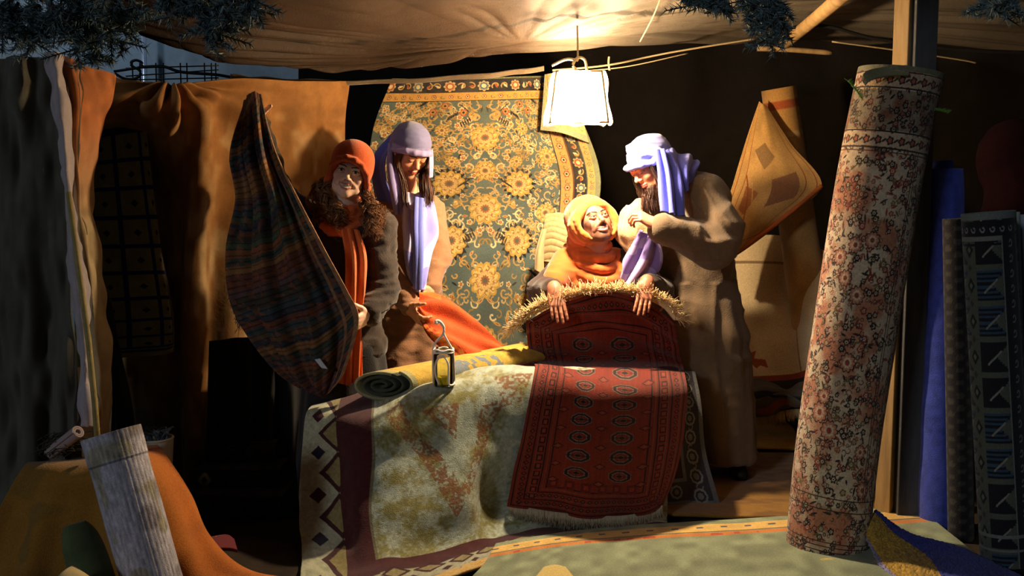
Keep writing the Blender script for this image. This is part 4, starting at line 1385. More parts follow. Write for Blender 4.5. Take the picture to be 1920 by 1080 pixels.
spiral_roll('geometric_roll', P(1850, 398, 4.02), P(1886, 1052, 3.96), .098, 1.6, .02, geof, M_RUG,
            'dark rolled rug with stepped black, blue and grey geometric pattern', 1, 640, 620, up=(0, 1, 0), ph=2.4)
spiral_roll('dark_roll', P(1790, 410, 4.34), P(1800, 1010, 4.3), .055, 2, .018,
            lambda U, V: np.where((np.sin(V * 160) * np.sin(U * 25) > .3)[..., None], lin((58, 56, 52)), lin((26, 24, 30))), M_RUG,
            'dark narrow roll wedged between the blue roll and geometric roll', 1, 160, 160)
spiral_roll('pale_roll', P(1896, 398, 4.20), P(1915, 1040, 4.12), .028, 2, .009, (168, 176, 170), M_CLOTH,
            'slim pale green roll behind the geometric roll', 1, 100, 60)
spiral_roll('pale_roll', P(1924, 402, 4.20), P(1945, 1040, 4.12), .028, 2, .009, (150, 160, 176), M_CLOTH,
            'slim grey roll cut by the right edge of the photo', 1, 100, 60)

# 12. blue and yellow pile rug on the ground, near right
def nrcol(U, V):
    b = np.empty(U.shape + (3,)); b[:] = lin((58, 70, 178))
    n = noise3(np.stack([U * 80, V * 60, 0 * U], -1), (1, 1, 1), 5)
    y = V > .22 + .5 * U
    b[y] = lin((198, 158, 62))
    b[(V > .93)] = lin((150, 146, 190))
    return b * (.55 + .75 * n[..., None])


nr = [[(1640, 958, 4.12), (1700, 1000, 4.06), (1790, 1026, 4.02), (1880, 1066, 3.86), (1990, 1120, 3.6)],
      [(1636, 968, 4.08), (1680, 1012, 4.0), (1760, 1050, 3.93), (1830, 1100, 3.68), (1960, 1180, 3.38)],
      [(1628, 985, 4.04), (1665, 1040, 3.93), (1720, 1088, 3.74), (1790, 1150, 3.5), (1920, 1230, 3.25)],
      [(1622, 1000, 4.05), (1650, 1062, 3.86), (1688, 1100, 3.70), (1740, 1170, 3.42), (1880, 1260, 3.15)]]
o = cloth('shaggy_rug', nr, 220, 150, nrcol, M_RUG, .012, disp=lambda U, V: -.02 * np.sin(PI * V) * np.sin(PI * U) - .006 * noise3(np.stack([U * 160, V * 80, 0 * U], -1), (1, 1, 1), 2))
tag(o, 'thick blue and yellow rug curling up from the ground, bottom right', 'rug')
# pale cloth scrap seen between the rolls
o = cloth('cloth_scrap', [[(1668, 742, 4.75), (1672, 740, 4.74)], [(1664, 800, 4.7), (1682, 800, 4.68)], [(1652, 885, 4.62), (1688, 880, 4.58)]], 20, 60,
          (170, 164, 186), M_CLOTH, .004, wrinkle=(.02, (.03, .03, .08), 2))
tag(o, 'pale lilac cloth scrap in the gap right of the big roll', 'cloth')

# ------------------------------------------------------------------ back right: half unrolled tan carpet
def tancol(U, V):
    b = np.empty(U.shape + (3,)); b[:] = lin((198, 150, 84))
    n = noise3(np.stack([U * 12, V * 24, 0 * U], -1), (1, 1, 1), 5)
    for v0, w, c in ((.05, .012, (170, 86, 44)), (.14, .006, (214, 176, 120)), (.30, .006, (170, 100, 54)), (.31, .004, (220, 180, 120))):
        b[np.abs(V - v0) < w] = lin(c)
    return b * (.75 + .4 * n[..., None])


root = thing('tan_carpet', 'tan carpet standing half unrolled against the dark back wall', 'carpet', P(1500, 800, 6.0) * [1, 1, 0])
spiral_roll('rolled_part', P(1458, 166, 5.92), P(1540, 760, 5.95), .098, 2.5, .02, tancol, M_RUG, None, 1, 200, 200, root, fn=lambda t, th: 1 + .22 * t)


def flap2(U, V):
    p = Pat(360, 300, (216, 168, 98), 1)
    n = noise2(360, 300, 30, 4)[..., None]; p.a = p.a * (.8 + .35 * n)
    for i, t in enumerate((8, 14, 40, 46)): p.frame(t, t - 60, 300 - t, 360 - t, 3, (164, 84, 40) if i % 2 else (216, 160, 96))
    p.poly([(70, 110), (130, 90), (170, 120), (120, 150)], (150, 116, 72)); p.poly([(150, 170), (230, 150), (240, 210), (170, 230)], (150, 104, 72))
    p.poly([(60, 190), (120, 200), (110, 250), (70, 240)], (182, 112, 56))
    p.line([(60, 160), (210, 330)], 4, (222, 168, 100)); p.line([(50, 170), (190, 340)], 5, (172, 92, 44))
    p.line([(70, 290), (95, 285), (92, 320), (70, 325)], 5, (170, 104, 56)); p.line([(82, 288), (80, 330)], 4, (170, 104, 56))
    A = p.a
    return A[np.clip((V * 359).astype(int), 0, 359), np.clip((U * 299).astype(int), 0, 299)]


fc = [[(1424, 190, 5.80), (1430, 196, 5.79), (1436, 200, 5.80)],
      [(1400, 262, 5.79), (1440, 268, 5.72), (1482, 270, 5.76)],
      [(1378, 335, 5.78), (1445, 345, 5.66), (1540, 348, 5.70)],
      [(1358, 410, 5.78), (1400, 420, 5.66), (1470, 405, 5.68)],
      [(1350, 492, 5.78), (1368, 484, 5.70), (1400, 458, 5.70)]]
c_ = cloth('open_flap', fc, 200, 240, flap2, M_RUG, .012, root); c_['label'] = 'triangular turned-back flap with orange border'
tubes('flap_edge', [(spline(P([1352, 1400, 1470, 1541], [492, 461, 408, 349], [5.76, 5.69, 5.67, 5.69]), 30), .013)], mat('edge_binding', (160, 84, 36), rough=.9), root, 8)


def lowcol(U, V):
    p = Pat(300, 260, (236, 208, 160), 1)
    n = noise2(300, 260, 34, 4)[..., None]; p.a = p.a * (.78 + .35 * n)
    p.rect(0, 262, 260, 276, (168, 78, 50)); p.rect(0, 276, 260, 300, (66, 62, 58)); p.rect(0, 40, 260, 44, (150, 120, 84))
    p.poly([(40, 205), (62, 196), (58, 214), (80, 218), (84, 240), (70, 232), (62, 240), (50, 226)], (178, 92, 56))
    p.rect(150, 0, 153, 262, (176, 140, 92))
    A = p.a
    return A[np.clip((V * 299).astype(int), 0, 299), np.clip((U * 259).astype(int), 0, 259)]


lc = [[(1355, 440, 6.2), (1420, 440, 6.2), (1480, 445, 6.15), (1545, 470, 5.95), (1575, 470, 5.9)],
      [(1360, 560, 6.15), (1420, 560, 6.1), (1480, 560, 6.05), (1520, 555, 5.8), (1585, 560, 5.75)],
      [(1368, 660, 6.05), (1420, 660, 5.95), (1480, 655, 5.9), (1530, 640, 5.75), (1590, 650, 5.72)],
      [(1375, 735, 5.95), (1425, 732, 5.8), (1490, 728, 5.8), (1540, 716, 5.7), (1595, 716, 5.7)]]
cloth('unrolled_part', lc, 220, 220, lowcol, M_RUG, .01, root)
# crumpled rugs with a tasselled end under it
cr = [[(1370, 726, 5.72), (1420, 716, 5.74), (1480, 722, 5.7), (1530, 716, 5.62), (1580, 730, 5.6)],
      [(1378, 752, 5.60), (1420, 748, 5.58), (1470, 738, 5.55), (1520, 760, 5.5), (1580, 760, 5.5)],
      [(1392, 775, 5.70), (1430, 782, 5.70), (1470, 772, 5.62), (1500, 768, 5.6), (1530, 790, 5.62)]]
o = cloth('crumpled_rug', cr, 120, 80, lambda U, V: np.where(((V > .72) & (V < .86))[..., None], lin((170, 84, 44)), np.where(((V > .35) & (V < .5))[..., None], lin((38, 34, 34)), lin((104, 92, 76)))),
          M_RUG, .012, wrinkle=(.03, (.12, .12, .12), 4))
tag(o, 'crumpled dark rug with an orange stripe at the tan carpet\'s foot', 'rug')
fringe('tassels', P([1396, 1430, 1470, 1500], [772, 782, 772, 768], [5.69, 5.69, 5.61, 5.59]), np.array([[.1, -.4, -1.]] * 4), .05, 260, .0026, (214, 180, 120), o, 5, .12)

# ------------------------------------------------------------------ rugs on the ground
def ground(name, pts, nu, nv, colf, label, z=.012, wr=None, m=M_RUG, disp=None, thick=.012, cat='rug', tilt=0):
    """pts rows of (px, Y) on the ground"""
    C = np.asarray(pts, float)
    X = (C[..., 0] - 960)
    py = zfloor(0, C[..., 1])
    C3 = P(C[..., 0], py, C[..., 1]); C3[..., 2] = z
    Wv = cv(np.linspace(0, 1, nv), C3.shape[0]); Wu = cv(np.linspace(0, 1, nu), C3.shape[1])
    S_ = np.einsum('vi,ijk,uj->vuk', Wv, C3, Wu)
    if disp is not None:
        U, V = np.meshgrid(np.linspace(0, 1, nu), np.linspace(0, 1, nv)); S_[..., 2] += disp(U, V)
    o_ = cloth(name, None, 0, 0, colf, m, thick, S=S_, wrinkle=wr)
    return tag(o_, label, cat) if label else o_


def mott(c, s=20, a=.4, c2=None, seed=3):
    def f(U, V):
        n = noise3(np.stack([U * s, V * s, 0 * U], -1), (1, 1, 1), seed)[..., None] * .6 + noise3(np.stack([U * s * 5, V * s * 5, 0 * U], -1), (1, 1, 1), seed + 1)[..., None] * .4
        b = np.empty(U.shape + (3,)); b[:] = lin(c)
        if c2 is not None:
            q = np.clip((n - .5) * 5, 0, 1); b = b * (1 - q) + lin(c2) * q
        return b * (1 - a / 2 + a * n)
    return f


ground('ochre_floor_rug', [[(1010, 5.5), (1250, 5.5), (1500, 5.5), (1700, 5.5)], [(930, 5.0), (1250, 5.0), (1540, 5.0), (1760, 5.0)], [(880, 4.5), (1250, 4.5), (1560, 4.5), (1800, 4.5)]],
       160, 100, mott((156, 112, 40), 9, .5, (120, 82, 30)), 'ochre rug lying flat on the ground right of the table', .008, disp=lambda U, V: .012 * noise3(np.stack([U * 6, V * 5, 0 * U], -1), (1, 1, 1), 3))
ground('yellow_floor_rug', [[(1300, 6.3), (1400, 6.35), (1462, 6.2)], [(1280, 6.0), (1400, 6.0), (1488, 5.85)], [(1270, 5.55), (1390, 5.55), (1500, 5.52)]],
       90, 60, mott((206, 158, 52), 12, .4), 'yellow rug on the ground by the standing man\'s hem', .03, disp=lambda U, V: .05 * np.sin(PI * V) * (1 - U * .6))
ground('grey_floor_rug', [[(1380, 6.45), (1480, 6.45), (1620, 6.4)], [(1400, 5.95), (1500, 5.9), (1640, 5.9)]], 50, 30, mott((112, 96, 76)), 'dull grey rug flat behind the yellow ground rug', .01)
ground('trodden_rug', [[(300, 6.5), (800, 6.5), (1290, 6.5)], [(300, 5.6), (800, 5.6), (1250, 5.6)], [(300, 4.6), (700, 4.75), (960, 4.75)]],
       120, 90, mott((70, 34, 26), 10, .6), 'worn dark red rug lying on the ground under and behind the table', .003)


def greencol(U, V):
    b = np.empty(U.shape + (3,)); b[:] = lin((152, 162, 130))
    n = noise3(np.stack([U * 40, V * 20, 0 * U], -1), (1, 1, 1), 3)
    b *= (.8 + .35 * n)[..., None]
    v = V
    b[(v > .055) & (v < .15)] = lin((242, 198, 112)); b[(v > .165) & (v < .205)] = lin((220, 138, 70)); b[(v > .150) & (v < .158)] = lin((110, 104, 84))
    d = (v > .085) & (v < .105) & ((U * 18) % 1 < .28)
    b[d] = lin((96, 94, 108))
    d = (v > .17) & (v < .2) & (np.abs(noise3(np.stack([U * 60, V * 10, 0 * U], -1), (1, 1, 1), 8)) > .72)
    b[d] = lin((200, 96, 56))
    e = (v > .45) & (v < .52) & (noise3(np.stack([U * 22, V * 30, 0 * U], -1), (1, 1, 1), 9) > .80)
    b[e] = lin((214, 190, 110))
    return b * (.85 + .3 * n[..., None])


# near edge line runs up to the right
gr = [[(930, 4.10), (1100, 4.27), (1300, 4.37), (1500, 4.46), (1720, 4.56)],
      [(900, 3.84), (1100, 3.97), (1320, 4.05), (1540, 4.12), (1780, 4.22)],
      [(800, 3.40), (1080, 3.45), (1350, 3.55), (1620, 3.62), (1900, 3.7)],
      [(650, 2.9), (1040, 2.9), (1400, 2.9), (1720, 2.9), (2100, 2.9)]]
ground('green_rug', gr, 520, 320, greencol, 'grey green rug with yellow and orange border lying in the foreground', .030, wr=(.004, (.3, .3, .3), 3))
# curled-up edge of it, left
cu = [[(800, 1086, 3.80), (900, 1052, 3.97), (1000, 1027, 4.10), (1080, 1010, 4.18), (1150, 1002, 4.23)],
      [(805, 1098, 3.74), (905, 1063, 3.92), (1005, 1038, 4.05), (1085, 1020, 4.15), (1152, 1008, 4.21)]]
o = cloth('curled_edge', cu, 200, 16, mott((222, 190, 124), 30, .3, (206, 150, 60)), M_RUG, .012)
tag(o, 'cream upturned rug edge curving along the pale rug in front', 'rug')
o = ground('cream_scrap', [[(1020, 3.82), (1040, 3.84), (1060, 3.82)], [(1000, 3.70), (1040, 3.70), (1080, 3.70)]], 20, 14, (232, 208, 130), 'small cream rug scrap at the bottom edge centre', .045)

# ------------------------------------------------------------------ left foreground
def ochre(U, V):
    b = np.empty(U.shape + (3,)); b[:] = lin((176, 122, 44))
    n = noise3(np.stack([U * 9, V * 9, 0 * U], -1), (1, 1, 1), 3)[..., None]
    g = np.clip((n - .5) * 3, 0, .5) * np.clip(1.6 - 2.4 * U, 0, 1)[..., None]
    b = b * (1 - g) + lin((110, 96, 40)) * g
    r = np.clip((U - .62) * 3.5, 0, 1)[..., None]
    return (b * (1 - r) + lin((206, 116, 40)) * r) * (.8 + .3 * n)


# bench under the ochre cloth
bt = thing('bench', 'rough wooden bench hidden under the ochre cloth', 'bench', P(170, 1000, 3.98) * [1, 1, 0])
zb = P(150, 880, 3.9)[2] - .05
xc = P(150, 880, 3.95)[0]
box('bench_top', (xc + .03, 3.98, zb), (.40, .16, .03), M_DWOOD, bt)
for dx in (-.15, .2):
    box('leg', (xc + dx, 3.98, zb / 2 - .008), (.05, .1, zb - .015), M_DWOOD, bt)
oc_ = [[(66, 868, 4.06), (150, 860, 4.10), (240, 842, 4.12), (296, 836, 4.14)],
       [(44, 878, 3.90), (145, 878, 3.85), (240, 868, 3.86), (318, 866, 4.04)],
       [(0, 962, 3.86), (112, 962, 3.78), (262, 950, 3.78), (356, 930, 4.02)],
       [(-36, 1060, 3.84), (92, 1060, 3.74), (280, 1050, 3.72), (392, 1008, 4.0)],
       [(-60, 1120, 3.83), (80, 1125, 3.76), (270, 1120, 3.72), (470, 1072, 3.87)],
       [(-70, 1150, 3.55), (80, 1150, 3.6), (300, 1135, 3.6), (620, 1096, 3.76)]]
o = cloth('ochre_cloth', oc_, 240, 240, ochre, M_RUG, .010, vpar=[0, .08, .35, .62, .85, 1],
          disp=lambda U, V: -.022 * np.sin(2 * PI * (U * 3.1 + .1 * V + .35)) * np.clip(V * 3 - .3, 0, 1) - .01 * np.sin(2 * PI * (U * 7 + .4)) * np.clip(V * 2 - .3, 0, 1))
tag(o, 'ochre and orange cloth draped over a bench at the lower left', 'cloth')


def towel(U, V):
    b = np.empty(U.shape + (3,)); b[:] = lin((206, 202, 216))
    n = noise3(np.stack([U * 10, V * 9, 0 * U], -1), (1, 1, 1), 3)[..., None]
    q = np.clip((n - .6) * 5, 0, .7); b = b * (1 - q) + lin((168, 160, 112)) * q
    n2 = noise3(np.stack([U * 7, V * 6, 0 * U], -1), (1, 1, 1), 13)[..., None]
    q = np.clip((n2 - .58) * 4, 0, .6); b = b * (1 - q) + lin((120, 108, 116)) * q
    n3 = noise3(np.stack([U * 90, V * 30, 0 * U], -1), (1, 1, 1), 4)[..., None]
    b[(np.abs(V - .155) < .006)] *= .5
    return b * (.6 + .6 * n3)


spiral_roll('towel_roll', P(205, 812, 3.62), P(300, 1150, 3.52), .099, 3.5, .02, towel, M_RUG,
            'pale lilac ribbed towelling roll leaning in front of the ochre cloth', 1, 520, 320,
            fn=lambda t, th: 1 + .012 * np.sin(th * 38) + .02 * (t < .155) + .01 * np.sin(13 * t + 2 * th), cat='rolled rug')
spiral_roll('green_cloth_roll', P(138, 985, 3.55), P(205, 1180, 3.45), .075, 2.5, .02, mott((92, 104, 66), 8, .4), M_CLOTH,
            'olive green cloth roll left of the lilac towelling roll', .7, 120, 60, fn=lambda t, th: 1 + .03 * np.sin(3 * th + 5 * t) - .5 * np.exp(-t * 9))
spiral_roll('cream_roll', P(120, 1082, 3.35), P(215, 1150, 3.3), .052, 2, .015, (206, 184, 132), M_CLOTH, 'cream roll end at the bottom edge below the green roll', .7, 80, 30)
spiral_roll('small_pink_roll', P(147, 810, 3.92), P(95, 850, 4.0), .022, 2, .006, (168, 150, 152), M_CLOTH, 'small pinkish cloth roll just left of the towelling roll\'s top', 1, 90, 40)

# twigs
rs = np.random.RandomState(3); pth = []
for i in range(90):
    a = P(rs.uniform(70, 130), rs.uniform(830, 858), 3.98) + rs.randn(3) * .01
    d = np.array([rs.uniform(-.02, .12), rs.uniform(-.04, .04), rs.uniform(0, .05)])
    pth.append((spline([a, a + d * .5 + [0, 0, .012], a + d], 6), .0016))
tag(tubes('twig_bundle', pth, mat('dry_twigs', (66, 62, 56), rough=.8), None, 4), 'loose dark twig bundle on the ochre cloth\'s left top', 'twigs', kind='stuff')

# bucket
bk = thing('bucket', 'pale plastic bucket with dark inside behind the towelling roll', 'bucket', P(296, 880, 4.22) + [0, 0, -.02])
c0 = P(292, 838, 4.24); nu_, nv_ = 40, 12
S = np.zeros((nv_, nu_, 3)); th = np.linspace(0, 2 * PI, nu_, endpoint=False)
for j in range(nv_):
    r = .066 - .016 * j / (nv_ - 1); S[j] = c0 + np.stack([r * np.cos(th), r * np.sin(th), 0 * th + .035 - .20 * j / (nv_ - 1)], -1)
wb = link_mesh('bucket_body', S, grid_faces(nv_, nu_, True), mat('bucket_plastic', (190, 178, 160), rough=.5), bk)
wb.modifiers.new('thickness', 'SOLIDIFY').thickness = .004
tubes('bucket_rim', [(np.array([c0 + [.067 * math.cos(t), .067 * math.sin(t), .036] for t in np.linspace(0, 2 * PI, 33)]), .005)], mat('bucket_rim', (206, 190, 170), rough=.5), wb, 8)
pth = [(spline([c0 + [rs.uniform(-.04, .04), rs.uniform(-.04, .04), -.1], c0 + [rs.uniform(-.05, .05), 0, .03], c0 + [rs.uniform(-.09, .06), rs.uniform(-.05, .05), .07]], 6), .003) for _ in range(26)]
tag(tubes('kindling', pth, mat('blue_grey_stick', (86, 96, 104), rough=.7), None, 5), 'grey sticks standing in the pale bucket', 'sticks', kind='stuff')

ck_ = box('crate', (c0[0], 4.24, (c0[2] - .17) / 2 - .004), (.16, .15, c0[2] - .165), M_DWOOD, None)
tag(ck_, 'grey wooden crate carrying the bucket behind the ochre cloth', 'crate')
# blue grid rug hanging inside the doorway
def gridrug():
    p = Pat(560, 230, (150, 134, 84), 1.15)
    B = (34, 38, 92)
    H, W = 560 / 1.15, 230 / 1.15
    p.frame(14, 14, W - 14, H - 14, 8, (56, 56, 84)); p.frame(30, 26, W - 30, H - 26, 7, B)
    p.a *= (.8 + .4 * noise2(560, 230, 20, 3))[..., None]
    for y in np.arange(32, H - 40, 48.0): p.rect(34, y, W - 34, y + 7, B)
    for x in (34, 80, 124, 160): p.rect(x, 30, x + 7, H - 30, B)
    for y in np.arange(32, H - 60, 48.0):
        for x in (60, 106, 146): p.diamond(x, y + 28, 6, 6, (46, 40, 48))
    return p.a


GR = gridrug()
gc = [[(128, 230, 4.80), (190, 217, 4.76), (262, 205, 4.74), (270, 210, 4.74)],
      [(134, 350, 4.80), (200, 345, 4.77), (276, 340, 4.75), (287, 342, 4.75)],
      [(138, 480, 4.80), (210, 480, 4.78), (294, 478, 4.76), (305, 480, 4.76)],
      [(140, 600, 4.80), (218, 598, 4.78), (310, 592, 4.76), (324, 594, 4.76)],
      [(142, 690, 4.80), (220, 672, 4.78), (312, 664, 4.76), (326, 652, 4.76)]]
o = cloth('grid_rug', None, 0, 0, GR, M_RUGFLAT, .006, S=surf(gc, GR.shape[1], GR.shape[0]), folds=[(1.2, .006, 0, 0)])
tag(o, 'tan rug with blue square grid hanging in front of the rust tarpaulin', 'rug')
tag(tubes('hanging_rod', [(P([120, 285], [218, 200], [4.79, 4.72]), .008)], M_DWOOD, None, 8), 'thin rod carrying the blue grid rug', 'rod')

# dark patterned rugs stacked on the ground, middle left
for i, (y0, c, lab) in enumerate(((.02, (46, 34, 34), 'lowest dark rug of the stack on the ground between ochre cloth and table'), (.10, (44, 46, 44), 'middle dark rug of that ground stack, with a pale diamond'), (.19, (58, 50, 40), 'topmost dark rug of the ground stack left of the table'))):
    x0 = -1.42 + .03 * i; x1_ = -.98 - .04 * i; ya, yb_ = 4.55 + .12 * i, 5.0
    def sc(U, V, i=i, c=c):
        b = np.empty(U.shape + (3,)); b[:] = lin(c)
        m = (np.sin(U * 40) * np.sin(V * 30) > .2); b[m] = b[m] * .5 + lin((110, 96, 84)) * .25
        if i == 1:
            dd = np.abs(U - .13) / .08 + np.abs(V - .5) / .28
            b[dd < 1.4] = lin((60, 56, 50)); b[dd < 1.0] = lin((200, 184, 150)); b[dd < .45] = lin((90, 70, 50))
        return b
    th = np.linspace(-PI / 2, PI / 2, 14)
    prof = [(yb_, y0 + .035)] + [(ya + .035 - .035 * math.cos(t), y0 - .0 + .035 * -math.sin(t)) for t in np.linspace(-PI / 2, PI / 2, 12)] + [(yb_, y0 - .035)]
    S = np.zeros((len(prof), 60, 3))
    for j, (yy_, zz_) in enumerate(prof):
        S[j, :, 0] = np.linspace(x0, x1_, 60); S[j, :, 1] = yy_; S[j, :, 2] = zz_ + .02
    W1 = cv(np.linspace(0, 1, 90), len(prof))
    S = np.einsum('vi,ijk->vjk', W1, S)
    o = cloth('folded_rug', None, 0, 0, sc, M_RUG, .012, S=S, wrinkle=(.008, (.1, .1, .1), i))
    tag(o, lab, 'rug')
ground('maroon_rug', [[(392, 4.12), (425, 4.15), (440, 4.1)], [(400, 4.0), (430, 4.0), (446, 3.98)]], 30, 20, (120, 30, 40), 'small maroon rug end on the ground beside the orange cloth hem', .05)
pl = box('plank', P(350, 740, 5.0), (.05, .02, .5), M_WOOD, None, rotm(0, -6))
tag(pl, 'narrow plank standing against the rust tarpaulin under the grid rug', 'plank')

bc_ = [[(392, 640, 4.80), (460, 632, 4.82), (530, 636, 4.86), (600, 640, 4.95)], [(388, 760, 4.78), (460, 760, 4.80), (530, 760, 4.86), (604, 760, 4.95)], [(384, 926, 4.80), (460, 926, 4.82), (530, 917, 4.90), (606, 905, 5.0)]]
o = cloth('shade_sheet', bc_, 120, 90, (13, 12, 13), M_CLOTH, .006, folds=[(5, .014, .1, .1)], wrinkle=(.01, (.1, .1, .3), 4))  # black sheet put in where only shade darkens the lower tarpaulin
tag(o, 'black sheet added for the deep shade behind the striped rug, left of the pale rug', 'curtain')

# cream ribbed blanket and strap behind the seated man
bl = [[(1024, 402, 5.44), (1045, 400, 5.42), (1075, 400, 5.40)], [(1020, 440, 5.42), (1045, 440, 5.38), (1075, 440, 5.36)], [(1016, 490, 5.42), (1045, 492, 5.38), (1075, 490, 5.36)]]
o = cloth('ribbed_blanket', bl, 60, 140, mott((170, 144, 98), 16, .4), M_CLOTH, .01, disp=lambda U, V: -.005 * np.abs(np.sin(PI * (V * 8 + .4 * np.sin(U * 5)))))
tag(o, 'cream ribbed blanket hanging on the floral carpet beside the seated man', 'blanket')
o = cloth('cloth_strap', [[(1016, 430, 5.36), (1024, 430, 5.35)], [(1004, 470, 5.34), (1018, 472, 5.33)], [(1002, 505, 5.33), (1020, 515, 5.32)]], 10, 50, (176, 150, 104), M_CLOTH, .008, folds=[(1, .01, 0, .3)])
tag(o, 'cream cloth strap hanging left of the ribbed blanket', 'strap')

# stool under the seated man
stl = thing('stool', 'plain wooden stool under the seated man behind the table', 'stool', (P(1125, 700, 5.16) * [1, 1, 0]))
sx = P(1125, 700, 5.16)[0]
box('seat', (sx, 5.16, .41), (.34, .30, .03), M_DWOOD, stl)
for dx in (-.13, .13):
    for dy in (-.11, .11): box('leg', (sx + dx, 5.16 + dy, .197), (.035, .035, .39), M_DWOOD, stl)


# ------------------------------------------------------------------ wire candle lantern
def lantern():
    Y = 4.40
    b = P(832, 722, Y)
    root = thing('candle_lantern', 'glass jar lantern wrapped in pale wire with a looped handle', 'lantern', b)
    q = lambda x, y, d=0: P(x, y, Y + d)
    gl = bpy.data.materials.new('clear_glass'); gl.use_nodes = True
    nt = gl.node_tree; nt.nodes.clear(); N = nt.nodes.new; L = nt.links.new
    out = N('ShaderNodeOutputMaterial'); t_ = N('ShaderNodeBsdfTransparent'); t_.inputs[0].default_value = (.93, .96, .9, 1)
    g = N('ShaderNodeBsdfGlossy'); g.inputs['Roughness'].default_value = .05
    fr = N('ShaderNodeFresnel'); fr.inputs[0].default_value = 1.5; mx = N('ShaderNodeMixShader')
    L(fr.outputs[0], mx.inputs[0]); L(t_.outputs[0], mx.inputs[1]); L(g.outputs[0], mx.inputs[2]); L(mx.outputs[0], out.inputs[0])
    th = np.linspace(0, 2 * PI, 40, endpoint=False)
    prof = [(.0, .002), (.040, .002), (.042, .01), (.042, .10), (.040, .125), (.032, .138), (.032, .155)]
    S = np.array([[b + [r * math.cos(t), r * math.sin(t), z] for t in th] for r, z in prof])
    S = np.einsum('vi,ijk->vjk', cv(np.linspace(0, 1, 40), len(prof)), S)
    o_ = link_mesh('glass_jar', S, grid_faces(40, 40, True), gl, root); o_.modifiers.new('thickness', 'SOLIDIFY').thickness = .002
    s = Solid().loft([b[2] + .003, b[2] + .036], [b[0]] * 2, [b[1]] * 2, [.027, .025], [.027, .025], .003)
    V, Fq = s.build(.003)
    link_mesh('candle', V, Fq, mat('yellow_wax', (236, 206, 40), rough=.4, sub=.3), root)
    MW = mat('pale_wire', (236, 228, 220), rough=.5)
    r = .044
    pa = [(spline([b + [-.016, -r, .012], b + [-.030, -r + .006, .05], b + [-.028, -r + .004, .10], b + [-.004, -r, .128], b + [.020, -r, .10], b + [.022, -r, .05], b + [.024, -r, .012], b + [.040, -.02, .006], b + [.044, 0, .02], b + [.043, -.006, .08], b + [.040, -.01, .145]], 70), .0038),
          (spline([b + [-.042, 0, .005], b + [-.044, 0, .06], b + [-.043, 0, .145]], 12), .0036),
          (np.array([b + [.040 * math.cos(t), .040 * math.sin(t), .147 + .003 * math.sin(5 * t)] for t in np.linspace(0, 2 * PI, 30)]), .0045),
          (np.array([b + [.041 * math.cos(t), .041 * math.sin(t), .138 + .002 * math.sin(3 * t)] for t in np.linspace(0, 2 * PI, 30)]), .0035)]
    ww = tubes('wire_wrap', pa, MW, root, 8)
    hd = [(spline([b + [-.044, 0, .145], b + [-.030, 0, .178], b + [-.004, 0, .205], b + [.002, 0, .235], b + [-.012, 0, .258], b + [-.026, 0, .262], b + [-.028, -.004, .252]], 40), np.concatenate([np.linspace(.0045, .005, 20), np.linspace(.006, .0095, 20)])),
          (spline([b + [.036, 0, .148], b + [.018, 0, .18], b + [.002, 0, .212], b + [.003, 0, .232]], 20), .0042)]
    tubes('handle', hd, MW, ww, 8)


lantern()

# ------------------------------------------------------------------ people
SKINC = lin((214, 158, 128))


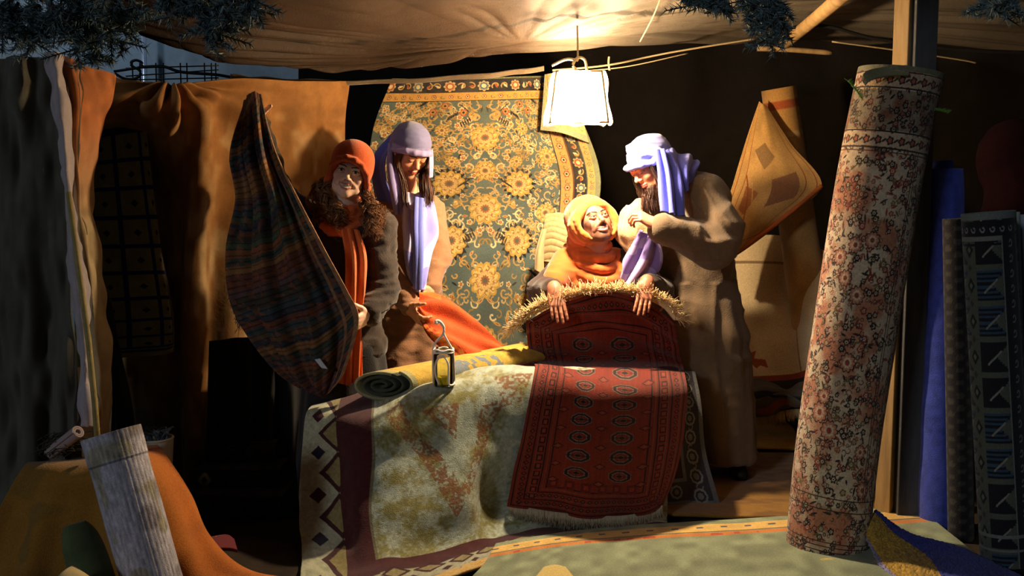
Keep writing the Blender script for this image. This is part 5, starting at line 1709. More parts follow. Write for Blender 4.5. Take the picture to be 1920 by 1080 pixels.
class Head:
    """head in its own frame: x to the viewer's right, -y forward, z up; origin .08 behind the eyes"""
    def __init__(s, eyes, yaw, roll, pitch, sc=1.0):
        s.R = rotm(yaw, roll, pitch); s.sc = sc
        s.o = np.asarray(eyes) - s.R @ np.array([0, -.086, 0]) * sc

    def w(s, x, y, z):
        return s.o + s.R @ (np.array([x, y, z], float) * s.sc)

    def loc(s, V):
        return (V - s.o) @ s.R / s.sc

    def solid(s, B, jaw=1.0, smile=0.0, neck=None, nr=.052, open_=0.0):
        e = lambda c, r, k=.02, sub=False, R=None: B.ell(s.w(*c), np.array(r) * s.sc, s.R if R is None else s.R @ R, k, sub)
        c = lambda a, b, ra, rb, k=.01, sub=False: B.cap(s.w(*a), s.w(*b), ra * s.sc, rb * s.sc, k, sub)
        e((0, .014, .030), (.073, .092, .086))
        e((0, -.018, -.030), (.062 * jaw, .066, .074), .03)
        e((0, -.060, -.094), (.024 * jaw, .020, .018), .035)
        for x in (-1, 1):
            e((x * .038, -.058, -.026), (.022, .017, .018 + .003 * smile), .022)
            e((x * .048 * jaw, -.015, -.072), (.016, .030, .020), .035)
            e((x * .030, -.094, -.001), (.0165, .013, .0105), .014, True)
            e((x * .074, .012, -.012), (.007, .017, .029), .008)
        c((-.034, -.078, .017), (.034, -.078, .017), .011, .011, .016)
        c((0, -.080, .006), (0, -.101, -.028), .0075, .0105, .010)
        for x in (-1, 1): c((x * .009, -.092, -.033), (x * .013, -.087, -.032), .0065, .006, .006)
        for x in (-1, 1):
            e((x * .030, -.0755, -.001), (.0135, .0135, .0125), .003)
        # lids: arcs above and below each eye
        for x in (-1, 1):
            up = [(x * .030 + u * .0155, -.0845 + .010 * abs(u)**2, .0068 - .0075 * u * u) for u in (-1, -.5, 0, .5, 1)]
            dn = [(x * .030 + u * .0150, -.0840 + .010 * abs(u)**2, -.0070 + .0062 * u * u) for u in (-1, -.5, 0, .5, 1)]
            B.chain([s.w(*p) for p in up], .0034 * s.sc, .004); B.chain([s.w(*p) for p in dn], .0030 * s.sc, .004)
        # mouth
        mw = .024 + .006 * smile
        cz = lambda u: .010 * smile * u * u
        fy = lambda u: -.0865 + .016 * u * u
        us = (-1, -.6, -.3, 0, .3, .6, 1)
        B.chain([s.w(u * mw, fy(u) + .002 * abs(u), -.0590 + open_ * .5 * (1 - u * u) + cz(u)) for u in us], [.0022 * s.sc, .0038 * s.sc, .0044 * s.sc, .0040 * s.sc, .0044 * s.sc, .0038 * s.sc, .0022 * s.sc], .005)
        B.chain([s.w(u * mw * .92, fy(u) + .002, -.0675 - open_ * (1 - u * u) + cz(u)) for u in us], [.0024 * s.sc, .0042 * s.sc, .0052 * s.sc, .0056 * s.sc, .0052 * s.sc, .0042 * s.sc, .0024 * s.sc], .005)
        if smile:
            for x in (-1, 1): c((x * .018, -.084, -.040), (x * .038, -.064, -.058), .0045, .005, .010)
        if neck is not None:
            B.chain([s.w(0, .022, -.045), (s.w(0, .03, -.10) + np.asarray(neck)) / 2, neck], [.054, nr, nr + .004], .03)
        s.smile, s.open_, s.mw, s.jaw = smile, open_, mw, jaw
        return s

    def paint(s, V, closed=False, sq=1.0, bw=1.0, brow=(44, 28, 20), beard=0.0, skin=None, iris=(48, 30, 18), lips=(168, 84, 76)):
        P_ = s.loc(V); x, y, z = P_.T
        C = np.empty((len(V), 3)); C[:] = SKINC if skin is None else lin(skin)
        near = (np.abs(P_) < .16).all(1)
        fr = near & (y < -.03)
        # cheeks and nose slightly redder
        ck = np.exp(-(((np.abs(x) - .036) / .018)**2 + ((z + .032) / .018)**2)) * fr
        C = C * (1 - .3 * ck[:, None]) + lin((206, 110, 92)) * .3 * ck[:, None]
        if beard:
            bd = np.clip((-.040 - z) * 60, 0, 1) * fr * np.clip((.045 - np.abs(x) * .3), 0, 1) / .045
            bd = np.maximum(bd, np.exp(-((z + .046) / .006)**2) * (np.abs(x) < .03) * fr)
            bd = np.maximum(bd, near * (np.abs(x) > .05) * np.clip((.01 - z) * 40, 0, 1) * (y < .0) * (z > -.12)) * beard
            C = C * (1 - bd[:, None]) + lin((46, 34, 28)) * bd[:, None]
        # lips
        u = x / s.mw
        cz = .010 * s.smile * u * u
        inl = fr & (np.abs(u) < 1.0) & (y < -.066)
        top = -.0590 + s.open_ * .5 * (1 - u * u) + cz; bot = -.0675 - s.open_ * (1 - u * u) + cz
        lip = inl & (z < top + .0042 * (1 - .7 * u * u)) & (z > bot - .0052 * (1 - .7 * u * u))
        C[lip] = lin(lips)
        if s.open_ > 0:
            g = inl & (np.abs(u) < .86) & (z < top - .0018) & (z > bot + .0022)
            C[g] = lin((214, 202, 186))
        else:
            g = inl & (np.abs(z - (top + bot) / 2) < .0012); C[g] = lin((110, 50, 46))
        # eyes
        for sx in (-1, 1):
            dx = (x - sx * .030); q = dx / .0150
            ey = fr & (np.abs(q) < 1) & (y < -.070)
            if closed:
                ln = ey & (np.abs(z - (-.0030 - .0030 * (1 - q * q))) < .0016); C[ln] = lin((34, 20, 16))
            else:
                op = ey & (z < .0058 * sq * (1 - q * q) - .0004) & (z > -.0052 * (1 - q * q) * (.4 + .6 * sq) + .0002)
                C[op] = lin((224, 216, 208))
                C[op & (np.hypot(dx, z - .0003) < .0056)] = lin(iris)
                C[op & (np.hypot(dx, z - .0003) < .0026)] = lin((10, 8, 8))
                ln = ey & (np.abs(z - .0068 * sq * (1 - q * q) - .0006) < .0019); C[ln] = lin((30, 20, 18))
            b = fr & (np.abs(dx + sx * .001) < .020) & (np.abs(z - (.0175 + .004 * (1 - (dx / .02 - .2 * sx)**2))) < .0030 * bw - .03 * np.abs(dx))
            C[b] = lin(brow)
        ns = fr & (np.hypot(np.abs(x) - .006, z + .0385) < .0026); C[ns] = lin((90, 44, 36))
        return C


def hand(B, wrist, direc, palmn, side, curl=(25, 35, 25), spread=.10, sc=1.0, thumb=1.0, tcurl=.4, fcurl=None, tn=.25):
    """palm and five fingers. direc: wrist->knuckles, palmn: the way the palm faces, side: +1/-1 thumb side"""
    d = np.asarray(direc, float); d /= np.linalg.norm(d)
    n = np.asarray(palmn, float); n -= (n @ d) * d; n /= np.linalg.norm(n)
    t = np.cross(d, n) * side                      # towards the thumb
    w = np.asarray(wrist, float)
    L = .085 * sc
    k0 = w + d * L
    R = np.stack([t, d, n], 1)
    B.ell(w + d * L * .52, (.040 * sc, .050 * sc, .015 * sc), R, .014)
    B.cap(w - d * .02, w + d * .02, .026 * sc, .026 * sc, .02)
    tips = []
    for i, (o, ln, r) in enumerate(((.029, .070, .0082), (.010, .078, .0086), (-.010, .073, .0082), (-.028, .058, .0072))):
        a = k0 + t * o * sc - d * .004 * (abs(i - 1)) * sc
        dd = d + t * spread * (1.5 - i) * .8; dd /= np.linalg.norm(dd)
        cc = curl if fcurl is None else fcurl[i]
        B.cap(w + d * L * .5 + t * o * .8 * sc, a, .0095 * sc, .0092 * sc, .008)
        p = a; ang = 0
        for q, f in enumerate((.45, .31, .24)):
            ang += math.radians(cc[q] * (1 + .08 * (i - 1)))
            v = dd * math.cos(ang) + n * math.sin(ang)
            p2 = p + v * ln * f * sc * 1.05
            B.cap(p, p2, (r - .0007 * q) * sc, (r - .0007 * (q + 1)) * sc, .003)
            p = p2
        tips.append(p)
    a = w + d * L * .22 + t * .026 * sc
    v1 = d * .62 + t * .72 * thumb + n * tn; v1 /= np.linalg.norm(v1)
    v2 = v1 + n * tcurl + d * .35; v2 /= np.linalg.norm(v2)
    v3 = v2 + n * tcurl * .8 - t * .15; v3 /= np.linalg.norm(v3)
    p1 = a + v1 * .036 * sc; p2 = p1 + v2 * .032 * sc; p3 = p2 + v3 * .024 * sc
    B.chain([w + d * .008 + t * .012 * sc, a, p1], [.016 * sc, .0145 * sc, .0115 * sc], .012)
    B.cap(p1, p2, .0105 * sc, .0095 * sc, .004); B.cap(p2, p3, .0095 * sc, .0075 * sc, .003)
    return tips, w + d * L * .6


def limb(B, a, b, c, r1, r2, r3, k=.03):
    B.cap(a, b, r1, r2, k); B.cap(b, c, r2, r3, k)


def nrm(v):
    v = np.asarray(v, float); return v / np.linalg.norm(v)


def strands(name, guides, n, r, parent, spread=.012, seed=1, curl=0.0, cn=5, c=(88, 56, 34), steps=40, sides=4, c2=None, label=None):
    """locks of hair following guide lines; curl = helix radius"""
    rs = np.random.RandomState(seed); paths, cols = [], []
    for g in guides:
        g = np.asarray(g, float)
        for i in range(n):
            if i % 9 == 0 or not curl:
                off = rs.randn(3) * spread; jit = rs.randn(len(g), 3) * spread * .35; lk = (rs.uniform(0, 6.28), cn * rs.uniform(.8, 1.2) * (1 if rs.rand() > .4 else -1), rs.uniform(.75, 1.2))
            fz = rs.randn(3) * .0028 if curl else 0
            pts = spline(g + off * np.linspace(.5, 1.15, len(g))[:, None] + jit + fz, steps)
            t = np.linspace(0, 1, steps) * rs.uniform(.8, 1.05)
            if curl:
                d = np.gradient(pts, axis=0); d /= np.linalg.norm(d, axis=1, keepdims=True)
                e1 = np.cross(d, [0, 1, 0.1]); e1 /= np.linalg.norm(e1, axis=1, keepdims=True); e2 = np.cross(d, e1)
                ph = lk[0] + rs.randn() * .25; k_ = lk[1]
                rr = curl * np.clip(t * 2.5, .15, 1) * lk[2] * rs.uniform(.88, 1.12)
                pts = pts + rr[:, None] * (np.cos(2 * PI * k_ * t + ph)[:, None] * e1 + np.sin(2 * PI * k_ * t + ph)[:, None] * e2)
            paths.append((pts, r * np.clip(np.sin(np.linspace(.35, PI - .25, steps)) * 1.3, .3, 1)))
            q = rs.rand() if c2 is not None else 0
            cols.append((lin(c) * (1 - q) + (lin(c2) * q if c2 is not None else 0)) * rs.uniform(.7, 1.25))
    o = tubes(name, paths, M_HAIR, parent, sides, cols)
    tag(o, kind='stuff')
    if label: o['label'] = label
    return o


M_COAT = mat('wool_coat', rough=.92, bump=.5, bscale=180, mottle=.2, mscale=30, sheen=.25)
M_KNIT = mat('knitted_wool', rough=.95, bump=.6, bscale=240, mottle=.2, mscale=60, sheen=.3)
M_SCARF = mat('scarf_cloth', rough=.8, bump=.3, bscale=300, mottle=.12, mscale=40, sheen=.3)
M_TROUSER = mat('dark_trousers', (26, 26, 32), rough=.9, bump=.3, bscale=200)
M_SHOE = mat('dark_shoe', (30, 24, 20), rough=.5)
J = P


def legs_and_shoes(root, B, hipL, hipR, Yf, xs, bend=None):
    """adds legs to the body solid, returns ankles"""
    out = []
    for hip, x in ((hipL, xs[0]), (hipR, xs[1])):
        ank = np.array([x, Yf, .085]); kn = (hip + ank) / 2 + np.array([0, -.03, .02]) if bend is None else bend[len(out)]
        B.cap(hip, kn, .075, .052, .03); B.cap(kn, ank, .052, .036, .03)
        B.cap(ank, ank + [0, -.10, -.055], .036, .026, .02)
        out.append(ank)
        s = Solid().cap(ank + [0, .01, -.03], ank + [0, -.13, -.048], .046, .036, .03).cap(ank + [0, .012, .0], ank + [0, .01, .03], .045, .045, .03)
        V, Fq = s.build(.008)
        V[:, 2] = np.maximum(V[:, 2], .003)
        link_mesh('shoe', V, Fq, M_SHOE, root)
    return out


# ---------------------------------------------------------------- first woman (rust hat, holding the striped rug)
def person_a():
    Y = 4.62
    eyes = P(653.5, 321, 4.52)
    H = Head(eyes, 3, 13, -2, .98)
    base = P(655, 700, 4.66) * [1, 1, 0]
    root = thing('person', 'smiling woman in a rust hat and orange scarf holding up the striped rug', 'person', base)
    neck = P(646, 398, 4.64)
    shL, shR = P(592, 428, 4.68), P(706, 428, 4.66)
    hip = P(648, 640, 4.70)
    handR = P(662, 590, 4.44); elR = P(716, 545, 4.62); wrR = P(690, 592, 4.50)
    elL = P(516, 356, 4.70); wrL = P(480, 222, 4.60)
    B = Solid()
    H.solid(B, .88, 1.0, neck, .048, .0050)
    B.ell(P(648, 450, 4.70), (.15, .10, .11), None, .05).ell(P(648, 540, 4.70), (.125, .095, .17), None, .06).ell(hip, (.15, .11, .10), None, .05)
    B.cap(neck, P(648, 440, 4.68), .055, .08, .04)
    B.cap(shL, P(648, 430, 4.68), .055, .07, .04); B.cap(shR, P(648, 430, 4.68), .055, .07, .04)
    limb(B, shL, elL, wrL, .052, .042, .028); limb(B, shR, elR, wrR, .052, .042, .028)
    hx = hip[0]
    legs_and_shoes(root, B, hip + [-.08, 0, -.04], hip + [.08, 0, -.04], 4.68, (hx - .10, hx + .10))
    hand(B, wrR, P(668, 606, 4.43) - wrR, np.array([-.5, .8, .35]), -1, (35, 50, 30), .05, .95)
    hand(B, wrL, P(473, 192, 4.55) - wrL, np.array([.2, -.7, -.2]), 1, (70, 75, 50), .03, .9)
    fine = [(H.o, .13, .0018), (wrR + [-.03, -.05, -.03], .10, .003), (P(480, 200, 4.58), .10, .003)]
    skin = (238, 196, 172)
    grow('body', B, M_SKIN, root, lambda V: H.paint(V, skin=skin, sq=.85, lips=(196, 108, 98), brow=(88, 58, 42)), .010, fine)
    # jacket
    Jk = Solid()
    Jk.ell(P(648, 470, 4.70), (.175, .125, .15), None, .05).ell(P(652, 560, 4.70), (.165, .125, .20), None, .06).ell(P(650, 650, 4.70), (.175, .135, .13), None, .05)
    Jk.cap(shL, shR, .072, .072, .05)
    Jk.cap(shL, elL, .078, .066, .04).cap(elL, wrL + (elL - wrL) * .08, .066, .050, .03)
    Jk.cap(shR, elR, .080, .070, .04).cap(elR, wrR + (elR - wrR) * .10, .068, .052, .03)
    Jk.chain([P(600, 398, 4.66), P(612, 420, 4.60), P(640, 440, 4.57)], .028, .02)
    Jk.chain([P(694, 400, 4.66), P(690, 420, 4.60), P(665, 440, 4.57)], .028, .02)
    grow('jacket', Jk, M_COAT, root, lambda V: lin((50, 38, 29)) * np.ones((len(V), 1)), .009, (),
         [(.014, (.10, .10, .035), 3), (.008, (.05, .05, .02), 6)])
    Sk = Solid()
    zz = [P(648, y, 4.70)[2] for y in (640, 700, 780, 860, 930)]
    Sk.loft(zz, [hip[0]] * 5, [4.70] * 5, [.165, .18, .20, .215, .22], [.135, .15, .165, .175, .18], .05, 8, [.0, .03, .05, .07, .08])
    grow('skirt', Sk, M_COAT, root, (20, 18, 20), .011, (), [(.012, (.08, .08, .4), 3)])
    # hat
    Ht = Solid()
    e = lambda c, r, k=.01, sub=False: Ht.ell(H.w(*c), np.array(r), H.R, k, sub)
    e((0, .014, .052), (.090, .104, .086)); e((0, .026, .0), (.088, .090, .075), .03)
    Ht.ell(H.w(0, -.085, -.05), (.066, .10, .082), H.R, .012, True)
    rim = [(-.080, .00, -.070), (-.082, -.030, -.030), (-.074, -.062, .012), (-.050, -.088, .040), (-.018, -.101, .052), (.018, -.101, .048), (.050, -.088, .032), (.074, -.062, .002), (.083, -.030, -.036), (.080, .0, -.074)]
    Ht.chain([H.w(*p) for p in rim], .0115, .012)
    for x in (-1, 1): Ht.cap(H.w(x * .084, -.0, -.055), H.w(x * .080, -.004, -.095), .018, .010, .02)
    grow('hat', Ht, M_KNIT, root, (202, 88, 34), .0045, ())
    # scarf
    Sc = Solid()
    ring = lambda rx, ry, z, y0, tilt, r, a0=0, a1=2 * PI: [neck + np.array([rx * math.sin(t), y0 - ry * math.cos(t), z + tilt * math.cos(t)]) for t in np.linspace(a0, a1, 14)]
    Sc.chain(ring(.075, .075, .0, .01, -.035, 0), .026, .012).chain(ring(.085, .085, -.022, .0, -.055, 0), .026, .012).chain(ring(.078, .08, .026, .015, -.018, 0), .020, .012)
    sl = grow('scarf', Sc, M_SCARF, root, (220, 100, 38), .006, (), [(.010, (.08, .05, .014), 4)])
    sc = [[(640, 432, 4.535), (655, 428, 4.515), (676, 434, 4.53)], [(648, 480, 4.53), (664, 480, 4.50), (690, 480, 4.53)], [(646, 540, 4.50), (664, 540, 4.475), (688, 540, 4.51)],
          [(644, 600, 4.49), (662, 600, 4.475), (680, 600, 4.50)], [(638, 660, 4.49), (658, 660, 4.47), (680, 660, 4.49)], [(634, 716, 4.48), (655, 722, 4.46), (680, 704, 4.48)]]
    cloth('scarf_tail', sc, 70, 240, lambda U, V: lin((228, 112, 46)) * (.85 + .2 * noise3(np.stack([U * 30, V * 12, 0 * U], -1), (1, 1, 1), 2)[..., None]), M_SCARF, .006, sl,
          folds=[(3.2, .012, .1, .15), (7, .004, .3, -.3)])
    # curly hair
    g = []
    for s in (-1, 1):
        for q in range(4):
            x0 = s * (.070 + .006 * q)
            a = H.w(x0, -.02 + .018 * q, -.055); b = H.w(s * (.088 + .012 * q), -.035 + .012 * q, -.11)
            yy = 4.53 + .02 * q
            if s == -1: c_ = P(620 - 9 * q + 14, 400, yy); d = P(618 - 12 * q + 18, 424 - 6 * q, yy)
            else: c_ = P(690 + 7 * q, 400, yy); d = P(698 + 9 * q, 440 - 8 * q, yy)
            g.append([a, b, c_, d])
    strands('hair', g, 72, .0013, root, .013, 3, .011, 4.2, (96, 56, 32), 46, 3, (176, 122, 72), 'long curly brown hair')


# ---------------------------------------------------------------- second woman (blue headscarf, looking down)
def person_b():
    eyes = P(783, 302, 4.99)
    H = Head(eyes, 34, 4, 30, .98)
    root = thing('person', 'woman in a blue grey headscarf and brown coat looking down', 'person', P(765, 700, 5.14) * [1, 1, 0])
    neck = P(762, 366, 5.12)
    shL, shR = P(727, 402, 5.14), P(803, 396, 5.20)
    elL = P(735, 500, 5.00); wrL = P(768, 576, 4.88)
    elR = P(822, 478, 5.14); wrR = P(806, 545, 4.98)
    hip = P(762, 600, 5.20)
    B = Solid()
    H.solid(B, .95, 0.3, neck, .046, 0)
    B.ell(P(762, 430, 5.18), (.14, .10, .11), None, .05).ell(P(762, 510, 5.18), (.12, .095, .16), None, .06).ell(hip, (.15, .11, .10), None, .05)
    B.cap(neck, P(764, 410, 5.16), .055, .08, .04).cap(shL, P(764, 408, 5.16), .05, .07, .04).cap(shR, P(764, 408, 5.18), .05, .07, .04)
    limb(B, shL, elL, wrL, .05, .04, .027); limb(B, shR, elR, wrR, .05, .04, .027)
    legs_and_shoes(root, B, hip + [-.08, 0, -.04], hip + [.08, 0, -.04], 5.2, (hip[0] - .1, hip[0] + .1))
    hand(B, wrL, P(787, 602, 4.82) - wrL, np.array([.4, .6, .5]), 1, (20, 40, 30), .06, .95)
    hand(B, wrR, P(792, 566, 4.92) - wrR, np.array([-.3, .7, .4]), -1, (25, 45, 30), .06, .95)
    fine = [(H.o, .13, .0018), (P(782, 592, 4.84), .08, .003), (P(798, 558, 4.94), .08, .003)]
    grow('body', B, M_SKIN, root, lambda V: H.paint(V, closed=True, skin=(212, 152, 116)), .010, fine)
    Ct = Solid()
    z = [P(762, y, 5.18)[2] for y in (400, 450, 520, 600, 700, 800)]
    x = [P(xx, 500, 5.18)[0] for xx in (764, 763, 764, 762, 760, 758)]
    Ct.loft(z, x, [5.18] * 6, [.135, .160, .155, .17, .20, .22], [.10, .125, .125, .14, .17, .19], .04, 7, [0, .0, .02, .05, .07, .09])
    Ct.cap(shL, shR, .068, .066, .05)
    Ct.cap(shL, elL, .076, .068, .04).cap(elL, wrL + (elL - wrL) * .06, .068, .048, .03)
    Ct.cap(shR, elR, .070, .060, .04).cap(elR, wrR + (elR - wrR) * .06, .060, .044, .03)
    grow('coat', Ct, M_COAT, root, (146, 104, 72), .009, (), [(.013, (.09, .09, .04), 13), (.007, (.05, .05, .02), 16)])
    # headscarf
    Hs = Solid()
    Hs.ell(H.w(0, .018, .050), (.088, .104, .082), H.R, .01).ell(H.w(0, .040, .0), (.082, .078, .08), H.R, .03)
    Hs.ell(H.w(0, -.10, -.055), (.066, .12, .084), H.R, .01, True)
    band = [(-.086, .03, -.01), (-.082, -.030, .018), (-.062, -.070, .036), (-.032, -.092, .044), (0, -.100, .046), (.032, -.092, .044), (.062, -.070, .036), (.082, -.030, .018), (.086, .03, -.01)]
    Hs.chain([H.w(*p) for p in band], .013, .006)
    hs = grow('headscarf', Hs, M_SCARF, root, lambda V: np.where((np.abs(H.loc(V)[:, 2] - (.046 - .8 * (H.loc(V)[:, 1] + .10) * .35)) < .016)[:, None] & (H.loc(V)[:, 1] < .03)[:, None], lin((150, 140, 190)), lin((104, 104, 146))), .0045, (),
         [(.004, (.05, .05, .02), 7)])
    dr = [[(742, 258, 5.10), (738, 254, 5.16), (734, 256, 5.22)], [(728, 300, 5.06), (708, 292, 5.14), (705, 294, 5.24)], [(728, 335, 5.05), (704, 326, 5.12), (698, 330, 5.24)],
          [(740, 372, 5.05), (712, 366, 5.10), (702, 360, 5.24)], [(742, 392, 5.06), (716, 384, 5.11), (706, 378, 5.24)]]
    cloth('headscarf_drape', dr, 50, 120, (84, 92, 176), M_SCARF, .006, hs, folds=[(1.6, .012, .2, .2), (4, .004, .1, .3)])
    tl = [[(727, 266, 5.06), (736, 272, 5.03), (744, 276, 5.05)], [(724, 300, 5.03), (735, 304, 4.99), (746, 306, 5.02)], [(726, 335, 5.01), (738, 336, 4.97), (750, 336, 5.0)],
          [(733, 370, 5.0), (744, 370, 4.96), (755, 368, 5.0)], [(742, 398, 5.0), (747, 402, 4.98), (753, 398, 5.0)]]
    cloth('headscarf_tail', tl, 40, 120, (138, 130, 184), M_SCARF, .008, hs, folds=[(1.5, .010, .25, .1)])
    tr_ = [[(806, 282, 5.02), (810, 280, 5.05)], [(806, 305, 5.0), (812, 306, 5.04)], [(806, 334, 5.02), (811, 330, 5.05)]]
    cloth('headscarf_tail', tr_, 10, 50, (170, 150, 190), M_SCARF, .006, hs, folds=[(1, .004, 0, .2)])
    # white and violet scarf knotted on the chest
    n_ = lambda U, V: np.where((noise3(np.stack([U * 5 + V * 2, V * 5, 0 * U], -1), (1, 1, 1), 4) > .56)[..., None], lin((140, 140, 212)), lin((196, 192, 226)))
    s1 = [[(752, 366, 5.02), (770, 362, 4.99), (790, 364, 5.0), (808, 372, 5.06)], [(748, 400, 4.99), (768, 402, 4.95), (790, 402, 4.96), (815, 404, 5.05)],
          [(752, 440, 4.98), (770, 446, 4.93), (790, 444, 4.95), (818, 440, 5.06)], [(758, 480, 4.98), (772, 486, 4.92), (788, 484, 4.93), (806, 470, 5.02)],
          [(768, 520, 4.95), (776, 520, 4.91), (786, 520, 4.91), (795, 516, 4.95)], [(775, 546, 4.93), (780, 548, 4.90), (786, 547, 4.90), (790, 542, 4.92)]]
    sf = cloth('scarf', s1, 90, 200, n_, M_SCARF, .008, root, folds=[(2.6, .014, .1, .25), (6, .005, .3, -.2)])
    s2 = [[(776, 372, 4.95), (784, 370, 4.93), (792, 374, 4.95)], [(774, 420, 4.915), (783, 420, 4.885), (793, 420, 4.915)], [(776, 470, 4.895), (784, 470, 4.86), (794, 470, 4.895)], [(778, 540, 4.885), (784, 544, 4.86), (790, 540, 4.885)]]
    cloth('scarf_tail', s2, 40, 160, (112, 122, 214), M_SCARF, .008, sf, folds=[(2, .010, .1, .2)])
    Kn = Solid().ell(P(783, 382, 4.945), (.022, .016, .018), None, .01).ell(P(776, 388, 4.94), (.02, .014, .016), None, .01)
    grow('scarf_knot', Kn, M_SCARF, sf, (180, 178, 224), .004, (), [(.005, (.03, .02, .012), 3)])
    g = [[H.w(-.066, -.045, .03), H.w(-.074, -.055, -.04), P(757, 345, 4.98), P(762, 388, 4.95)],
         [H.w(-.070, -.030, .02), H.w(-.078, -.035, -.05), P(752, 350, 5.0), P(756, 372, 4.98)]]
    strands('hair', g, 80, .0011, root, .006, 5, .0, 1, (112, 70, 40), 24, 4, (70, 42, 28))
    g = [[H.w(.066, -.050, .03), H.w(.078, -.055, -.05), P(800, 345, 4.98), P(803, 385, 4.96)], [H.w(.072, -.03, .02), H.w(.083, -.03, -.06), P(806, 350, 5.0), P(808, 378, 5.0)],
         [H.w(.064, -.060, .02), H.w(.060, -.06, -.08), P(790, 348, 4.99), P(792, 372, 4.97)]]
    strands('hair', g, 80, .0011, root, .007, 6, .0, 1, (96, 56, 34), 24, 4, (60, 36, 26), 'long straight brown hair')


# ---------------------------------------------------------------- seated man (orange turban)
def person_c():
    eyes = P(1124, 404, 4.96)
    H = Head(eyes, 26, -9, -24, 1.0)
    root = thing('person', 'man in an orange turban and shawl grinning upward behind the red rug', 'person', P(1120, 700, 5.2) * [1, 1, 0])
    neck = P(1112, 466, 5.10)
    shL, shR = P(1066, 500, 5.10), P(1166, 498, 5.12)
    elL = P(1022, 560, 4.98); wrL = P(1040, 544, 4.81)
    elR = P(1226, 560, 5.02); wrR = P(1212, 532, 4.81)
    elL = P(1016, 545, 5.02); elR = P(1236, 548, 5.04)
    hip = np.array([P(1120, 600, 5.16)[0], 5.18, .50])
    B = Solid()
    H.solid(B, 1.04, 1.1, neck, .058, .0042)
    B.ell(P(1114, 530, 5.16), (.155, .11, .12), None, .05).ell((hip[0], 5.17, .70), (.14, .11, .16), None, .06).ell(hip, (.16, .13, .085), None, .05)
    B.cap(neck, P(1114, 510, 5.14), .062, .09, .04).cap(shL, shR, .06, .06, .05)
    limb(B, shL, elL, wrL, .055, .045, .030); limb(B, shR, elR, wrR, .055, .045, .030)
    kn = [np.array([hip[0] - .14, 4.98, .47]), np.array([hip[0] + .14, 4.98, .47])]
    legs_and_shoes(root, B, hip + [-.09, 0, -.01], hip + [.09, 0, -.01], 5.03, (hip[0] - .14, hip[0] + .14), kn)
    hand(B, wrL, P(1045, 572, 4.76) - wrL, np.array([0, 1, .1]), 1, (8, 10, 8), .05, .98, .35, .1, None, 1.0)
    hand(B, wrR, P(1208, 558, 4.76) - wrR, np.array([0, 1, .1]), -1, (6, 10, 8), .04, .98, .35, .1, None, 1.0)
    fine = [(H.o, .13, .0018), (P(1044, 570, 4.77), .105, .003), (P(1209, 560, 4.77), .105, .003)]
    grow('body', B, M_SKIN, root, lambda V: H.paint(V, beard=.8, sq=.5, bw=1.5, skin=(172, 112, 84), brow=(34, 24, 20)), .010, fine)
    # dark tunic sleeves
    Tn = Solid()
    Tn.ell(P(1114, 545, 5.18), (.18, .125, .15), None, .05).ell((hip[0], 5.18, .62), (.17, .14, .18), None, .05)
    Tn.cap(shL, elL, .078, .066, .04).cap(elL, wrL + (elL - wrL) * .22, .066, .052, .02)
    Tn.cap(shR, elR, .078, .066, .04).cap(elR, wrR + (elR - wrR) * .22, .066, .052, .02)
    for s in (0, 1): Tn.cap(hip + [(-.09, .09)[s], 0, 0], kn[s], .10, .085, .04)
    grow('tunic', Tn, M_COAT, root, (56, 34, 24), .010, (), [(.012, (.08, .08, .03), 3)])
    # turban hood
    Hd = Solid()
    Hd.ell(H.w(0, .030, .045), (.100, .112, .092), H.R, .01).ell(H.w(0, .045, -.02), (.098, .080, .085), H.R, .04)
    Hd.ell(H.w(0, -.10, -.035), (.088, .13, .112), H.R, .010, True)
    def rp(t, rx, rz, y): return H.w(rx * math.sin(t), y - .028 * math.cos(t) * 0 + .012 * abs(math.sin(t)), -.012 + rz * math.cos(t) * (.84 if math.cos(t) > 0 else 1))
    Hd.chain([rp(t, .097, .094, -.055) for t in np.linspace(-2.5, 2.5, 22)], [.014 + .007 * math.cos(t) + .003 * math.sin(5 * t) for t in np.linspace(-2.5, 2.5, 22)], .010)
    Hd.chain([rp(t, .104, .098, -.028) for t in np.linspace(-2.6, 2.6, 22)], [.016 + .005 * math.cos(t) for t in np.linspace(-2.6, 2.6, 22)], .010)
    Hd.chain([rp(t, .100, .094, .0) for t in np.linspace(-2.4, 2.4, 20)], .018, .010)
    grow('turban', Hd, M_SCARF, root, (208, 110, 38), .0045, (), [(.005, (.09, .05, .03), 5)])
    Hc = Solid().ell(H.w(0, .014, .031), (.0752, .0940, .0872), H.R, .01).ell(H.w(0, -.085, -.028), (.075, .07, .083), H.R, .008, True)
    Hc.ell(H.w(0, -.02, -.08), (.09, .09, .07), H.R, .01, True)
    grow('short_hair', Hc, M_HAIR, root, (34, 24, 20), .004)
    strands('hair', [[H.w(s * .071, -.045, .050), H.w(s * .074, -.036, .01), H.w(s * .075, -.022, -.03)] for s in (-1, 1)],
            18, .0018, root, .006, 4, 0, 1, (30, 22, 18), 10, 4)
    # shawl: cowl rings and chest drape
    Sh = Solid()
    Sh.ell(P(1110, 512, 5.12), (.170, .115, .100), None, .04).ell(P(1112, 545, 5.10), (.135, .12, .12), None, .05)
    Sh.cap(P(1066, 496, 5.10), P(1040, 528, 5.0), .082, .062, .04).cap(P(1150, 492, 5.12), P(1172, 520, 5.06), .07, .05, .04)
